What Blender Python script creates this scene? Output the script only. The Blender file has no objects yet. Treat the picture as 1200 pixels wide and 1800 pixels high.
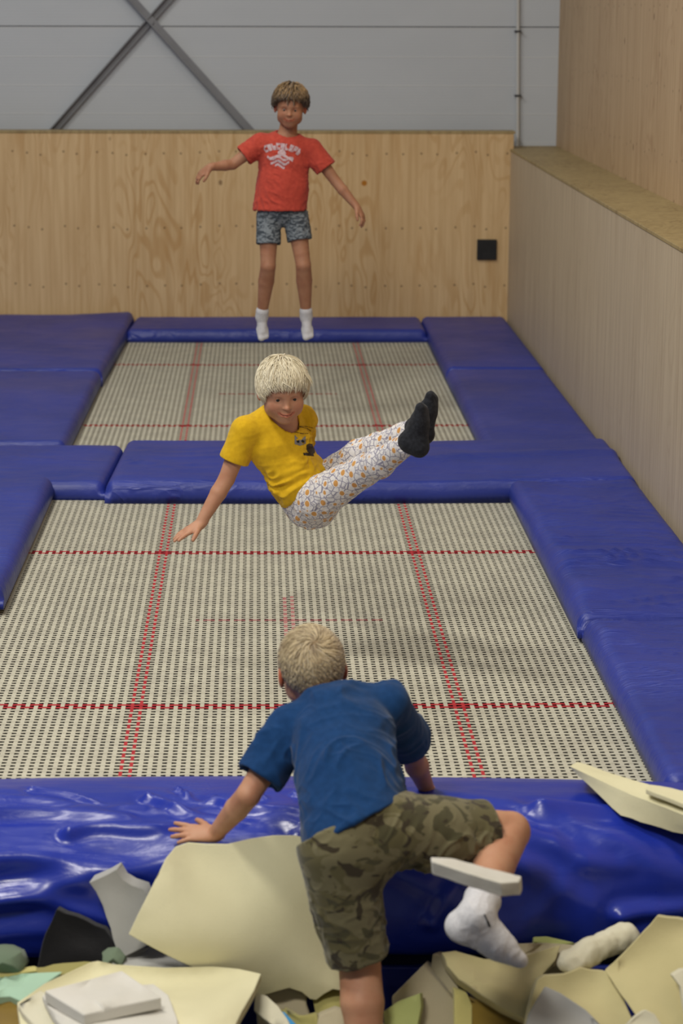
import bpy, bmesh, math, random
import numpy as np
from mathutils import Vector, Matrix, Euler
from mathutils.bvhtree import BVHTree

SC = bpy.context.scene
COL = SC.collection
R = math.radians

# ------------------------------------------------------------------ camera
F_PX = 4010.0
VPX, VPY = 452.0, 5.0            # where the long axis of the hall vanishes
CAM_H = 2.22
PITCH = math.atan(895.0 / F_PX)
YAW = R(0.8)
ROLL = R(0.12)
PX0 = VPX + F_PX * math.tan(YAW) / math.cos(PITCH)
cam_data = bpy.data.cameras.new('camera')
cam = bpy.data.objects.new('camera', cam_data)
COL.objects.link(cam)
cam.location = (0, 0, CAM_H)
CAM_R = (Matrix.Rotation(-YAW, 3, 'Z') @ Matrix.Rotation(math.pi / 2 - PITCH, 3, 'X') @ Matrix.Rotation(ROLL, 3, 'Z'))
cam.rotation_euler = CAM_R.to_euler()
cam_data.sensor_fit = 'VERTICAL'
cam_data.sensor_height = 36.0
cam_data.sensor_width = 24.0
cam_data.lens = F_PX / 1800 * 36.0
cam_data.shift_x = (600 - PX0) / 1800.0
cam_data.clip_end = 100
cam_data.dof.use_dof = True
cam_data.dof.focus_distance = 8.3
cam_data.dof.aperture_fstop = 4.0
SC.camera = cam

def at(px, py, Y):
    """point of the hall at distance Y seen at a photo pixel"""
    d = CAM_R @ Vector(((px - PX0) / F_PX, -(py - 900) / F_PX, -1.0))
    t = Y / d.y
    return Vector((d.x * t, Y, CAM_H + d.z * t))

def atz(px, py, z):
    d = CAM_R @ Vector(((px - PX0) / F_PX, -(py - 900) / F_PX, -1.0))
    t = (z - CAM_H) / d.z
    return Vector((d.x * t, d.y * t, z))

# ------------------------------------------------------------------ world, lamps, exposure
world = bpy.data.worlds.new('hall_air')
SC.world = world
world.use_nodes = True
_bg = world.node_tree.nodes['Background']
_bg.inputs[0].default_value = (0.80, 0.86, 1.0, 1)
_bg.inputs[1].default_value = 0.22
SC.view_settings.view_transform = 'Standard'
SC.view_settings.look = 'None'
SC.view_settings.exposure = -0.08
SC.view_settings.gamma = 1.0

def area(name, loc, target, sx, sy, power, col):
    l = bpy.data.lights.new(name, 'AREA')
    l.shape = 'RECTANGLE'; l.size = sx; l.size_y = sy; l.energy = power; l.color = col
    o = bpy.data.objects.new(name, l); COL.objects.link(o)
    o.location = loc
    o.rotation_euler = (Vector(target) - Vector(loc)).to_track_quat('-Z', 'Y').to_euler()
    return o
WARM = (1.0, 0.95, 0.86)
area('ceiling_lamp', (-2.5, 5.6, 6.2), (0.2, 8.0, 0), 1.6, 0.9, 250, WARM)
area('ceiling_lamp', (-2.7, 11.0, 6.2), (-0.2, 13.0, 0), 1.6, 0.8, 110, WARM)
area('ceiling_lamp', (-1.6, 2.0, 5.0), (0.1, 5.6, 0), 1.2, 0.8, 200, WARM)
area('ceiling_lamp', (0.6, 9.6, 6.4), (0.6, 9.8, 0), 2.0, 1.0, 50, WARM)

# ------------------------------------------------------------------ materials
def mat(name, col=(.5, .5, .5), rough=.6, spec=.5, sheen=0, sss=0, metal=0, coat=0):
    m = bpy.data.materials.new(name); m.use_nodes = True
    b = m.node_tree.nodes['Principled BSDF']
    b.inputs['Base Color'].default_value = (*col, 1)
    b.inputs['Roughness'].default_value = rough
    b.inputs['Specular IOR Level'].default_value = spec
    b.inputs['Metallic'].default_value = metal
    b.inputs['Sheen Weight'].default_value = sheen
    b.inputs['Coat Weight'].default_value = coat
    if sss:
        b.inputs['Subsurface Weight'].default_value = sss
        b.inputs['Subsurface Radius'].default_value = (.012, .004, .002)
        b.inputs['Subsurface Scale'].default_value = 1.0
    return m

class N:
    """small node helper"""
    def __init__(s, m):
        s.t = m.node_tree; s.n = s.t.nodes; s.b = s.n['Principled BSDF']
        s._c = None
    def new(s, ty, **kw):
        n = s.n.new(ty)
        for k, v in kw.items():
            setattr(n, k, v)
        return n
    def link(s, a, b): s.t.links.new(a, b)
    def coord(s, scale=(1, 1, 1), loc=(0, 0, 0), rot=(0, 0, 0)):
        tc = s.new('ShaderNodeTexCoord'); mp = s.new('ShaderNodeMapping')
        s.link(tc.outputs['Object'], mp.inputs[0])
        mp.inputs['Scale'].default_value = scale; mp.inputs['Location'].default_value = loc; mp.inputs['Rotation'].default_value = rot
        return mp.outputs[0]
    def noise(s, vec, scale=5, detail=3, rough=.5, dist=0):
        n = s.new('ShaderNodeTexNoise'); s.link(vec, n.inputs['Vector'])
        n.inputs['Scale'].default_value = scale; n.inputs['Detail'].default_value = detail
        n.inputs['Roughness'].default_value = rough; n.inputs['Distortion'].default_value = dist
        return n.outputs['Fac']
    def vor(s, vec, scale=5, feature='F1', out='Distance', rnd=1):
        n = s.new('ShaderNodeTexVoronoi', feature=feature); s.link(vec, n.inputs['Vector'])
        n.inputs['Scale'].default_value = scale; n.inputs['Randomness'].default_value = rnd
        return n.outputs[out]
    def m(s, op, a, b=None, c=None, clamp=False):
        n = s.new('ShaderNodeMath', operation=op, use_clamp=clamp)
        for i, v in enumerate((a, b, c)):
            if v is None: continue
            if isinstance(v, (int, float)): n.inputs[i].default_value = v
            else: s.link(v, n.inputs[i])
        return n.outputs[0]
    def ramp(s, fac, stops):
        n = s.new('ShaderNodeValToRGB'); s.link(fac, n.inputs[0])
        e = n.color_ramp.elements
        while len(e) < len(stops): e.new(.5)
        for i, (p, c) in enumerate(stops):
            e[i].position = p
            e[i].color = (*c, 1) if len(c) == 3 else c
        return n.outputs[0]
    def step(s, v, lo, hi):
        n = s.new('ShaderNodeMapRange', interpolation_type='SMOOTHSTEP')
        s.link(v, n.inputs['Value']); n.inputs['From Min'].default_value = lo; n.inputs['From Max'].default_value = hi
        return n.outputs[0]
    def mix(s, fac, a, b, blend='MIX'):
        n = s.new('ShaderNodeMix', data_type='RGBA', blend_type=blend)
        for i, v in ((0, fac), (6, a), (7, b)):
            if isinstance(v, (int, float)): n.inputs[i].default_value = v
            elif isinstance(v, tuple): n.inputs[i].default_value = (*v, 1)
            else: s.link(v, n.inputs[i])
        return n.outputs[2]
    def color(s, v): s.link(v, s.b.inputs['Base Color'])
    def bump(s, h, strength=.3, dist=.01):
        n = s.new('ShaderNodeBump'); s.link(h, n.inputs['Height'])
        n.inputs['Strength'].default_value = strength; n.inputs['Distance'].default_value = dist
        s.link(n.outputs[0], s.b.inputs['Normal'])
    def sep(s, vec):
        n = s.new('ShaderNodeSeparateXYZ'); s.link(vec, n.inputs[0]); return n.outputs

def plywood(name, axis, light, dark, rows, knot=.5, warm=(.36, .20, .07), step=.118, fig=.5):
    """plywood sheet: long vertical grain, arched figure, screw heads in rows"""
    m = mat(name, rough=.55, spec=.3); n = N(m)
    g = (1, 1, 1)
    v = n.coord(g)
    sp = n.sep(v)
    u = sp[0] if axis == 'X' else sp[1]
    grain = n.noise(n.coord((30, 30, 1.1)), 1.0, 4, .6)
    fine = n.noise(n.coord((120, 120, 3.0)), 1.0, 2, .6)
    figure = n.noise(n.coord((4.2, 4.2, 1.0)), 1.0, 2, .5, .5)
    rings = n.m('SINE', n.m('MULTIPLY', figure, 85.0))
    rings = n.step(rings, .15, 1.0)
    amp = n.step(n.noise(n.coord((1.7, 1.7, .8), (3, 1, 2)), 1.0, 2), .36, .62)
    stain = n.step(n.noise(n.coord((8, 8, 1.0), (5, 2, 1)), 1.0, 3, .6), .55, .72)
    c = n.mix(n.step(grain, .3, .72), light, dark)
    c = n.mix(n.m('MULTIPLY', fine, .22), c, dark)
    c = n.mix(n.m('MULTIPLY', n.m('MULTIPLY', rings, amp), fig), c, warm)
    c = n.mix(n.m('MULTIPLY', stain, fig * .8), c, warm)
    # sheets differ a little from one another
    cell = n.m('FLOOR', n.m('DIVIDE', u, 1.22))
    wn = n.new('ShaderNodeTexWhiteNoise', noise_dimensions='1D'); n.link(cell, wn.inputs['W'])
    c = n.mix(n.m('MULTIPLY', wn.outputs['Value'], .16), c, warm)
    # screws
    cu = n.m('DIVIDE', u, step); fl = n.m('FLOOR', cu)
    wj = n.new('ShaderNodeTexWhiteNoise', noise_dimensions='1D'); n.link(fl, wj.inputs['W'])
    fu = n.m('ADD', n.m('SUBTRACT', n.m('FRACT', cu), .5), n.m('MULTIPLY', n.m('SUBTRACT', wj.outputs['Value'], .5), .45))
    fu = n.m('MULTIPLY', fu, step)
    best = None
    for zr in rows:
        dz = n.m('ADD', n.m('SUBTRACT', sp[2], zr), n.m('MULTIPLY', n.m('SUBTRACT', wj.outputs['Value'], .5), .03))
        d = n.m('SQRT', n.m('ADD', n.m('MULTIPLY', fu, fu), n.m('MULTIPLY', dz, dz)))
        best = d if best is None else n.m('MINIMUM', best, d)
    if best is not None:
        c = n.mix(n.m('MULTIPLY', n.m('SUBTRACT', 1.0, n.step(best, .004, .010)), .7), c, (.07, .035, .012))
    # knots
    kn = n.vor(n.coord((3.2, 3.2, 2.3), (.3, .2, .6)), 1.0)
    c = n.mix(n.m('MULTIPLY', n.m('SUBTRACT', 1.0, n.step(kn, .025, .06)), knot), c, (.12, .05, .012))
    if axis == 'X':
        kp = n.new('ShaderNodeVectorMath', operation='DISTANCE'); n.link(v, kp.inputs[0]); kp.inputs[1].default_value = tuple(at(640, 322, 15.84))
        c = n.mix(n.m('SUBTRACT', 1.0, n.step(kp.outputs['Value'], .014, .024)), c, (.42, .16, .01))
    n.color(c)
    n.bump(fine, .12, .002)
    return m

M = {}
M['ply_back'] = plywood('plywood_back', 'X', (.72, .52, .28), (.58, .39, .19), (1.21, .70, .30), .7, (.46, .25, .08), fig=.52)
M['ply_side'] = plywood('plywood_side', 'Y', (.60, .495, .34), (.46, .37, .25), (), .2, (.32, .22, .13), fig=.15)
M['ply_upper'] = plywood('plywood_upper', 'Y', (.58, .42, .25), (.46, .32, .18), (1.45, 1.80, 2.2), .8, (.27, .14, .06), step=.20, fig=.3)
M['ply_ledge'] = plywood('plywood_ledge', 'Y', (.42, .32, .15), (.32, .24, .11), (), .3, (.16, .10, .04))

def simple(name, col, col2, scale, rough, spec=.4, bump=0, bscale=200, sheen=0, **kw):
    m = mat(name, rough=rough, spec=spec, sheen=sheen, **kw); n = N(m)
    c = n.mix(n.step(n.noise(n.coord(), scale, 4), .3, .7), col, col2)
    n.color(c)
    if bump: n.bump(n.noise(n.coord(), bscale, 3, .6), bump, .004)
    return m
def vinyl(name, a, b, rough=.36, wr=.55):
    m = mat(name, rough=rough, spec=.55); n = N(m)
    n.color(n.mix(n.step(n.noise(n.coord(), 2.0, 4), .35, .7), a, b))
    h = n.m('ADD', n.noise(n.coord((8, 30, 8)), 1.0, 3, .55, .6), n.m('MULTIPLY', n.noise(n.coord(), 300, 2), .06))
    fine = n.noise(n.coord((5, 46, 5), rot=(0, 0, .12)), 1.0, 2, .5, .8)
    h = n.m('ADD', h, n.m('MULTIPLY', n.m('POWER', n.m('SUBTRACT', 1.0, n.m('ABSOLUTE', n.m('MULTIPLY', n.m('SUBTRACT', fine, .5), 5.0)), clamp=True), 2.0), n.m('MULTIPLY', n.step(n.noise(n.coord(), 1.6, 2), .40, .62), wr)))
    n.bump(h, .30 if wr > .3 else .14, .02)
    rr = n.new('ShaderNodeMapRange'); n.link(n.noise(n.coord(), 6, 3), rr.inputs[0])
    rr.inputs[3].default_value = rough - .06; rr.inputs[4].default_value = rough + .12
    n.link(rr.outputs[0], n.b.inputs['Roughness'])
    return m
M['vinyl'] = vinyl('blue_vinyl', (.014, .030, .25), (.020, .038, .31), .40, .9)
M['vinyl_front'] = vinyl('glossy_blue_vinyl', (.010, .026, .30), (.015, .034, .36), .27, .08)
M['web'] = simple('cream_webbing', (.56, .54, .43), (.48, .46, .37), 9, .75, .3, .2, 700)
M['web_red'] = simple('red_webbing', (.48, .035, .04), (.36, .02, .03), 40, .7, .3)
M['web_faded'] = simple('faded_red_webbing', (.50, .27, .24), (.38, .13, .13), 60, .7, .3)
M['steel'] = simple('painted_dark_steel', (.02, .02, .024), (.035, .035, .04), 8, .5, .5)
M['brace'] = simple('grey_galvanised_steel', (.16, .165, .18), (.20, .205, .22), 5, .55, .5)
M['floor'] = simple('dark_floor', (.012, .012, .016), (.02, .02, .026), 3, .9, .2)
M['pit'] = simple('pit_lining', (.008, .010, .03), (.012, .016, .05), 3, .8, .3)
M['pipe'] = simple('white_pipe', (.55, .55, .53), (.5, .5, .48), 5, .4)
M['black'] = simple('black_plastic', (.008, .008, .008), (.012, .012, .012), 20, .5, .4)
M['darkgrey'] = simple('dark_grey_plastic', (.03, .03, .03), (.02, .02, .02), 20, .5, .4)

def panel_mat():
    m = mat('white_sandwich_panel', rough=.5, spec=.3); n = N(m)
    v = n.coord(); sp = n.sep(v)
    rib = n.m('FRACT', n.m('DIVIDE', n.m('ADD', sp[2], .0), .195))
    line = n.m('SUBTRACT', 1.0, n.step(n.m('ABSOLUTE', n.m('SUBTRACT', rib, .5)), .0, .03))
    fr = n.m('SINE', n.m('MULTIPLY', sp[2], 320.0))
    base = n.mix(n.step(n.noise(n.coord((1, 1, 2)), 1.2, 3), .3, .7), (.50, .53, .56), (.475, .505, .535))
    c = n.mix(n.m('MULTIPLY', line, .35), base, (.62, .62, .60))
    n.color(c)
    n.bump(n.m('ADD', line, n.m('MULTIPLY', fr, .15)), .25, .004)
    return m
M['panel'] = panel_mat()

def foam_mat(name, a, b, bump=.35):
    m = mat(name, rough=.95, spec=.12, sheen=.15); n = N(m)
    c = n.mix(n.step(n.noise(n.coord(), 4, 4), .3, .7), a, b)
    sp = n.step(n.noise(n.coord(), 260, 2), .55, .75)
    n.color(n.mix(n.m('MULTIPLY', sp, .18), c, tuple(x * .7 for x in a)))
    n.bump(n.m('ADD', n.noise(n.coord(), 380, 3, .7), n.m('MULTIPLY', n.noise(n.coord(), 30, 3), .6)), bump, .004)
    return m
M['f_cream'] = foam_mat('cream_foam', (.74, .70, .46), (.68, .64, .41))
M['f_tan'] = foam_mat('tan_cream_foam', (.56, .50, .27), (.49, .44, .23))
M['f_pale'] = foam_mat('pale_foam', (.66, .63, .48), (.60, .57, .42))
M['f_white'] = foam_mat('white_foam', (.66, .64, .58), (.60, .59, .52))
M['f_grey'] = foam_mat('grey_foam', (.40, .40, .38), (.36, .36, .34))
M['f_beige'] = foam_mat('beige_foam', (.42, .37, .25), (.36, .32, .21))
M['f_yellow'] = foam_mat('yellow_foam', (.58, .53, .20), (.50, .45, .17))
M['f_olive'] = foam_mat('olive_foam', (.34, .31, .11), (.27, .24, .09))
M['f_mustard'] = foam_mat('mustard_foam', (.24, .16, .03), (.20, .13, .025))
M['f_mint'] = foam_mat('mint_foam', (.40, .60, .44), (.37, .55, .41))
M['f_green'] = foam_mat('green_foam', (.16, .21, .14), (.12, .17, .11))
M['f_lime'] = foam_mat('lime_foam', (.42, .46, .17), (.37, .41, .15))
M['f_blue'] = foam_mat('blue_foam', (.06, .30, .60), (.05, .26, .52))
M['f_black'] = foam_mat('black_foam', (.006, .006, .007), (.01, .01, .011), .8)
# ------------------------------------------------------------------ object helpers
def link_mesh(name, verts, faces, material, parent=None, smooth=True, mats=None, midx=None):
    me = bpy.data.meshes.new(name)
    me.from_pydata([tuple(v) for v in verts], [], [tuple(f) for f in faces])
    for mm in (mats or [material]): me.materials.append(mm)
    if midx is not None: me.polygons.foreach_set('material_index', midx)
    if smooth: me.polygons.foreach_set('use_smooth', [True] * len(me.polygons))
    me.update()
    o = bpy.data.objects.new(name, me); COL.objects.link(o)
    if parent is not None:
        o.parent = parent
        o.matrix_parent_inverse = parent.matrix_world.inverted() if False else Matrix.Translation(-parent.location)
    return o

def tag(o, label=None, cat=None, group=None, kind=None):
    if label: o['label'] = label
    if cat: o['category'] = cat
    if group: o['group'] = group
    if kind: o['kind'] = kind
    return o

def empty(name, loc, label, cat, group=None):
    o = bpy.data.objects.new(name, None); COL.objects.link(o)
    o.location = loc; o.empty_display_size = .1
    return tag(o, label, cat, group)

class MB:
    def __init__(s): s.v = []; s.f = []; s.mi = []
    def add(s, vs, fs, mi=0):
        b = len(s.v); s.v += [tuple(v) for v in vs]; s.f += [tuple(i + b for i in f) for f in fs]; s.mi += [mi] * len(fs)
    def box(s, lo, hi, mi=0):
        (x0, y0, z0), (x1, y1, z1) = lo, hi
        s.add([(x0, y0, z0), (x1, y0, z0), (x1, y1, z0), (x0, y1, z0), (x0, y0, z1), (x1, y0, z1), (x1, y1, z1), (x0, y1, z1)],
              [(0, 3, 2, 1), (4, 5, 6, 7), (0, 1, 5, 4), (1, 2, 6, 5), (2, 3, 7, 6), (3, 0, 4, 7)], mi)
    def bar(s, a, b, w, h, up=(0, 0, 1), mi=0):
        a = Vector(a); b = Vector(b); d = (b - a).normalized(); sd = d.cross(Vector(up)).normalized(); u = sd.cross(d)
        vs = []
        for p in (a, b):
            for sx, sy in ((-1, -1), (1, -1), (1, 1), (-1, 1)): vs.append(p + sd * sx * w / 2 + u * sy * h / 2)
        s.add(vs, [(0, 1, 2, 3), (7, 6, 5, 4), (0, 4, 5, 1), (1, 5, 6, 2), (2, 6, 7, 3), (3, 7, 4, 0)], mi)
    def tube(s, pts, rad, n=12, mi=0):
        pts = [Vector(p) for p in pts]
        if isinstance(rad, (int, float)): rad = [rad] * len(pts)
        vs = []; fs = []
        ref = Vector((.3, .5, .8))
        for i, p in enumerate(pts):
            d = (pts[min(i + 1, len(pts) - 1)] - pts[max(i - 1, 0)]).normalized()
            sd = d.cross(ref).normalized(); u = sd.cross(d)
            for k in range(n):
                a = 2 * math.pi * k / n
                vs.append(p + (sd * math.cos(a) + u * math.sin(a)) * rad[i])
        for i in range(len(pts) - 1):
            for k in range(n):
                k2 = (k + 1) % n
                fs.append((i * n + k, i * n + k2, (i + 1) * n + k2, (i + 1) * n + k))
        fs.append(tuple(range(n))[::-1]); fs.append(tuple((len(pts) - 1) * n + k for k in range(n)))
        s.add(vs, fs, mi)
    def build(s, name, material, parent=None, smooth=False, mats=None, bevel=0):
        o = link_mesh(name, s.v, s.f, material, parent, smooth, mats, s.mi if mats else None)
        if bevel:
            b = o.modifiers.new('bevel', 'BEVEL'); b.width = bevel; b.segments = 2; b.limit_method = 'ANGLE'
        return o

def struct(o):
    o['kind'] = 'structure'; return o

# value noise on arrays
_rng = np.random.RandomState(7)
_T = _rng.rand(32, 32, 32).astype(np.float32)
def vnoise(P, f=1.0, seed=0):
    Q = np.asarray(P, dtype=np.float64) * f + 13.7 * (seed + 1)
    i = np.floor(Q).astype(int); t = Q - i; t = t * t * (3 - 2 * t)
    i0 = i & 31; i1 = (i + 1) & 31
    r = 0
    for a in (0, 1):
        for b in (0, 1):
            for c in (0, 1):
                w = (t[..., 0] if a else 1 - t[..., 0]) * (t[..., 1] if b else 1 - t[..., 1]) * (t[..., 2] if c else 1 - t[..., 2])
                r = r + w * _T[(i1 if a else i0)[..., 0], (i1 if b else i0)[..., 1], (i1 if c else i0)[..., 2]]
    return r * 2 - 1
def fbm(P, f=1.0, seed=0, o=3):
    r = 0; a = 1
    for k in range(o):
        r = r + a * vnoise(P, f * 2 ** k, seed + k * 5); a *= .5
    return r
def ridge(P, f=1.0, seed=0):
    return (1 - np.abs(vnoise(P, f, seed)) * 2)

def sridge(P, f=1.0, seed=0): return np.exp(-(vnoise(P, f, seed) / .30) ** 2)

# ------------------------------------------------------------------ implicit surfaces
def A(v): return np.array(v, dtype=np.float64)
def nrm(v):
    v = A(v); return v / np.linalg.norm(v)

class Field:
    def __init__(s, lo, hi, h):
        s.lo = A(lo); s.h = h
        s.n = np.ceil((A(hi) - s.lo) / h).astype(int) + 1
        s.F = np.full(s.n, .5, dtype=np.float32)
    def region(s, lo, hi, pad):
        a = np.clip(np.floor((A(lo) - pad - s.lo) / s.h).astype(int), 0, s.n)
        b = np.clip(np.ceil((A(hi) + pad - s.lo) / s.h).astype(int) + 1, 0, s.n)
        sl = tuple(slice(a[i], b[i]) for i in range(3))
        g = [(s.lo[i] + s.h * np.arange(a[i], b[i])).astype(np.float32) for i in range(3)]
        return sl, g[0][:, None, None], g[1][None, :, None], g[2][None, None, :]
    def op(s, prim, k=.01, mode='add', extra=.0):
        fn, lo, hi = prim
        sl, X, Y, Z = s.region(lo, hi, k + 3 * s.h + extra)
        a = s.F[sl]
        if a.size == 0: return
        d = fn(X, Y, Z).astype(np.float32)
        if mode == 'add':
            h = np.maximum(k - np.abs(a - d), 0) / max(k, 1e-6)
            s.F[sl] = np.minimum(a, d) - h * h * k * .25
        else:
            d = -d
            h = np.maximum(k - np.abs(a - d), 0) / max(k, 1e-6)
            s.F[sl] = np.maximum(a, d) + h * h * k * .25
    def add(s, *prims, k=.01):
        for p in prims: s.op(p, k)
    def cut(s, prim, k=.003): s.op(prim, k, 'cut')
    def mesh(s):
        F = s.F
        s_ = (F < 0)
        c = np.zeros(tuple(s.n - 1), dtype=np.uint8)
        for a in (0, 1):
            for b in (0, 1):
                for d in (0, 1):
                    c += s_[a:s.n[0] - 1 + a, b:s.n[1] - 1 + b, d:s.n[2] - 1 + d]
        act = (c > 0) & (c < 8)
        idx = np.argwhere(act)
        vid = np.full(act.shape, -1, dtype=np.int32)
        vid[act] = np.arange(len(idx))
        acc = np.zeros((len(idx), 3)); cnt = np.zeros(len(idx))
        val = {}
        for a in (0, 1):
            for b in (0, 1):
                for d in (0, 1):
                    val[(a, b, d)] = F[idx[:, 0] + a, idx[:, 1] + b, idx[:, 2] + d]
        for ax in range(3):
            for u in (0, 1):
                for w in (0, 1):
                    c0 = [0, 0, 0]; c1 = [0, 0, 0]
                    o = [i for i in range(3) if i != ax]
                    c0[o[0]] = c1[o[0]] = u; c0[o[1]] = c1[o[1]] = w; c1[ax] = 1
                    v0 = val[tuple(c0)]; v1 = val[tuple(c1)]
                    x = (v0 < 0) != (v1 < 0)
                    t = np.where(x, v0 / np.where(x, v0 - v1, 1), 0)
                    p = np.zeros((len(idx), 3)); p[:, o[0]] = u; p[:, o[1]] = w; p[:, ax] = t
                    acc += p * x[:, None]; cnt += x
        V = s.lo + s.h * (idx + acc / cnt[:, None])
        quads = []
        for ax in range(3):
            o = [(ax + 1) % 3, (ax + 2) % 3]
            n = s.n.copy(); n[ax] -= 1
            sa = [slice(None)] * 3; sb = [slice(None)] * 3
            sa[ax] = slice(0, -1); sb[ax] = slice(1, None)
            ch = s_[tuple(sa)] != s_[tuple(sb)]
            e = np.argwhere(ch)
            e = e[(e[:, o[0]] > 0) & (e[:, o[1]] > 0) & (e[:, o[0]] < s.n[o[0]] - 1) & (e[:, o[1]] < s.n[o[1]] - 1)]
            inside = s_[e[:, 0], e[:, 1], e[:, 2]]
            q = []
            for du, dw in ((-1, -1), (0, -1), (0, 0), (-1, 0)):
                cc = e.copy(); cc[:, o[0]] += du; cc[:, o[1]] += dw
                q.append(vid[cc[:, 0], cc[:, 1], cc[:, 2]])
            q = np.stack(q, 1)
            q[~inside] = q[~inside][:, ::-1]
            quads.append(q)
        return V, np.concatenate(quads)

def vnormals(V, Q):
    n = np.cross(V[Q[:, 2]] - V[Q[:, 0]], V[Q[:, 3]] - V[Q[:, 1]])
    out = np.zeros_like(V)
    for k in range(4):
        for c in range(3): out[:, c] += np.bincount(Q[:, k], n[:, c], len(V))
    return out / (np.linalg.norm(out, axis=1, keepdims=True) + 1e-12)

def relax(V, Q, it=2, w=.5):
    for _ in range(it):
        s = np.zeros_like(V); c = np.zeros(len(V))
        for k in range(4):
            for d in (1, 3):
                for a in range(3): s[:, a] += np.bincount(Q[:, k], V[Q[:, (k + d) % 4], a], len(V))
                c += np.bincount(Q[:, k], None, len(V)) if False else np.bincount(Q[:, k], np.ones(len(Q)), len(V))
        V = V * (1 - w) + w * s / np.maximum(c, 1)[:, None]
    return V

def np_obj(name, V, Q, material, parent=None, mats=None, midx=None, tint=None):
    me = bpy.data.meshes.new(name)
    me.vertices.add(len(V)); me.vertices.foreach_set('co', V.astype(np.float32).ravel())
    me.loops.add(len(Q) * 4); me.loops.foreach_set('vertex_index', Q.astype(np.int32).ravel())
    me.polygons.add(len(Q)); me.polygons.foreach_set('loop_start', np.arange(len(Q), dtype=np.int32) * 4)
    me.polygons.foreach_set('loop_total', np.full(len(Q), 4, dtype=np.int32))
    for mm in (mats or [material]): me.materials.append(mm)
    if midx is not None: me.polygons.foreach_set('material_index', midx.astype(np.int32))
    me.polygons.foreach_set('use_smooth', np.ones(len(Q), dtype=bool))
    if tint is not None:
        a = me.color_attributes.new('tint', 'FLOAT_COLOR', 'POINT')
        c = np.ones((len(V), 4), dtype=np.float32); c[:, :3] = tint
        a.data.foreach_set('color', c.ravel())
    me.update(calc_edges=True); me.validate()
    o = bpy.data.objects.new(name, me); COL.objects.link(o)
    if parent is not None:
        o.parent = parent; o.matrix_parent_inverse = Matrix.Translation(-parent.location)
    return o

def cone(a, b, ra, rb, flat=1.0, axis=None, ends=True):
    """tapered limb; flat < 1 squeezes it along axis"""
    a = A(a); b = A(b); d = b - a; L = np.linalg.norm(d) + 1e-9; u = d / L
    rm = max(ra, rb)
    if flat > 1: rm *= flat
    nn = None
    if axis is not None:
        nn = A(axis) - np.dot(A(axis), u) * u; nn = nn / np.linalg.norm(nn)
    def fn(X, Y, Z):
        px, py, pz = X - a[0], Y - a[1], Z - a[2]
        t = (px * u[0] + py * u[1] + pz * u[2]) / L
        if ends: t = np.clip(t, 0, 1)
        else: t = t
        wx, wy, wz = px - t * d[0], py - t * d[1], pz - t * d[2]
        tc = np.clip(t, 0, 1)
        r = ra + (rb - ra) * tc
        if nn is not None:
            s = wx * nn[0] + wy * nn[1] + wz * nn[2]
            g = (1 / flat - 1) * s
            wx, wy, wz = wx + g * nn[0], wy + g * nn[1], wz + g * nn[2]
            return (np.sqrt(wx * wx + wy * wy + wz * wz) - r) * min(1, flat)
        return np.sqrt(wx * wx + wy * wy + wz * wz) - r
    return fn, np.minimum(a, b) - rm, np.maximum(a, b) + rm

def tube_pr(pts, rad, flat=1.0, axis=None):
    return [cone(pts[i], pts[i + 1], rad[i], rad[i + 1], flat, axis) for i in range(len(pts) - 1)]

def ell(c, r, Rm=None):
    c = A(c); r = A(r); Rm = np.eye(3) if Rm is None else np.array(Rm)
    m = r.min(); mx = r.max()
    def fn(X, Y, Z):
        px, py, pz = X - c[0], Y - c[1], Z - c[2]
        q = [(px * Rm[0, i] + py * Rm[1, i] + pz * Rm[2, i]) / r[i] for i in range(3)]
        k0 = np.sqrt(q[0] ** 2 + q[1] ** 2 + q[2] ** 2)
        k1 = np.sqrt((q[0] / r[0]) ** 2 + (q[1] / r[1]) ** 2 + (q[2] / r[2]) ** 2) + 1e-9
        return k0 * (k0 - 1) / k1
    return fn, c - mx, c + mx

def limb(F, pts, rad, k0=.018):
    for i in range(len(pts) - 1): F.add(cone(pts[i], pts[i + 1], rad[i], rad[i + 1]), k=k0 if i == 0 else .005)

def disc_cut(c, n, r, depth):
    """removes the half space beyond plane (c, n), within radius r"""
    c = A(c); n = nrm(n)
    def fn(X, Y, Z):
        px, py, pz = X - c[0], Y - c[1], Z - c[2]
        t = px * n[0] + py * n[1] + pz * n[2]
        w = np.sqrt(np.maximum(px * px + py * py + pz * pz - t * t, 0))
        return np.maximum(np.maximum(-t, w - r), t - depth)
    e = c + n * depth
    return fn, np.minimum(c, e) - r, np.maximum(c, e) + r

def bore(a, b, ra, rb, flat=1., axis=None):
    """cavity: flat ended cone"""
    a = A(a); b = A(b); d = b - a; L = np.linalg.norm(d); u = d / L
    f0, lo, hi = cone(a, b, ra, rb, flat, axis, ends=False)
    def fn(X, Y, Z):
        t = (X - a[0]) * u[0] + (Y - a[1]) * u[1] + (Z - a[2]) * u[2]
        return np.maximum(np.maximum(f0(X, Y, Z), -t), t - L)
    return fn, lo, hi

def local(fn_local, c, Rm, s, ext):
    """wrap a distance function written in head space"""
    c = A(c); Rm = np.array(Rm)
    def fn(X, Y, Z):
        px, py, pz = (X - c[0]) / s, (Y - c[1]) / s, (Z - c[2]) / s
        return fn_local(*[px * Rm[0, i] + py * Rm[1, i] + pz * Rm[2, i] for i in range(3)]) * s
    return fn, c - ext, c + ext

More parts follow.
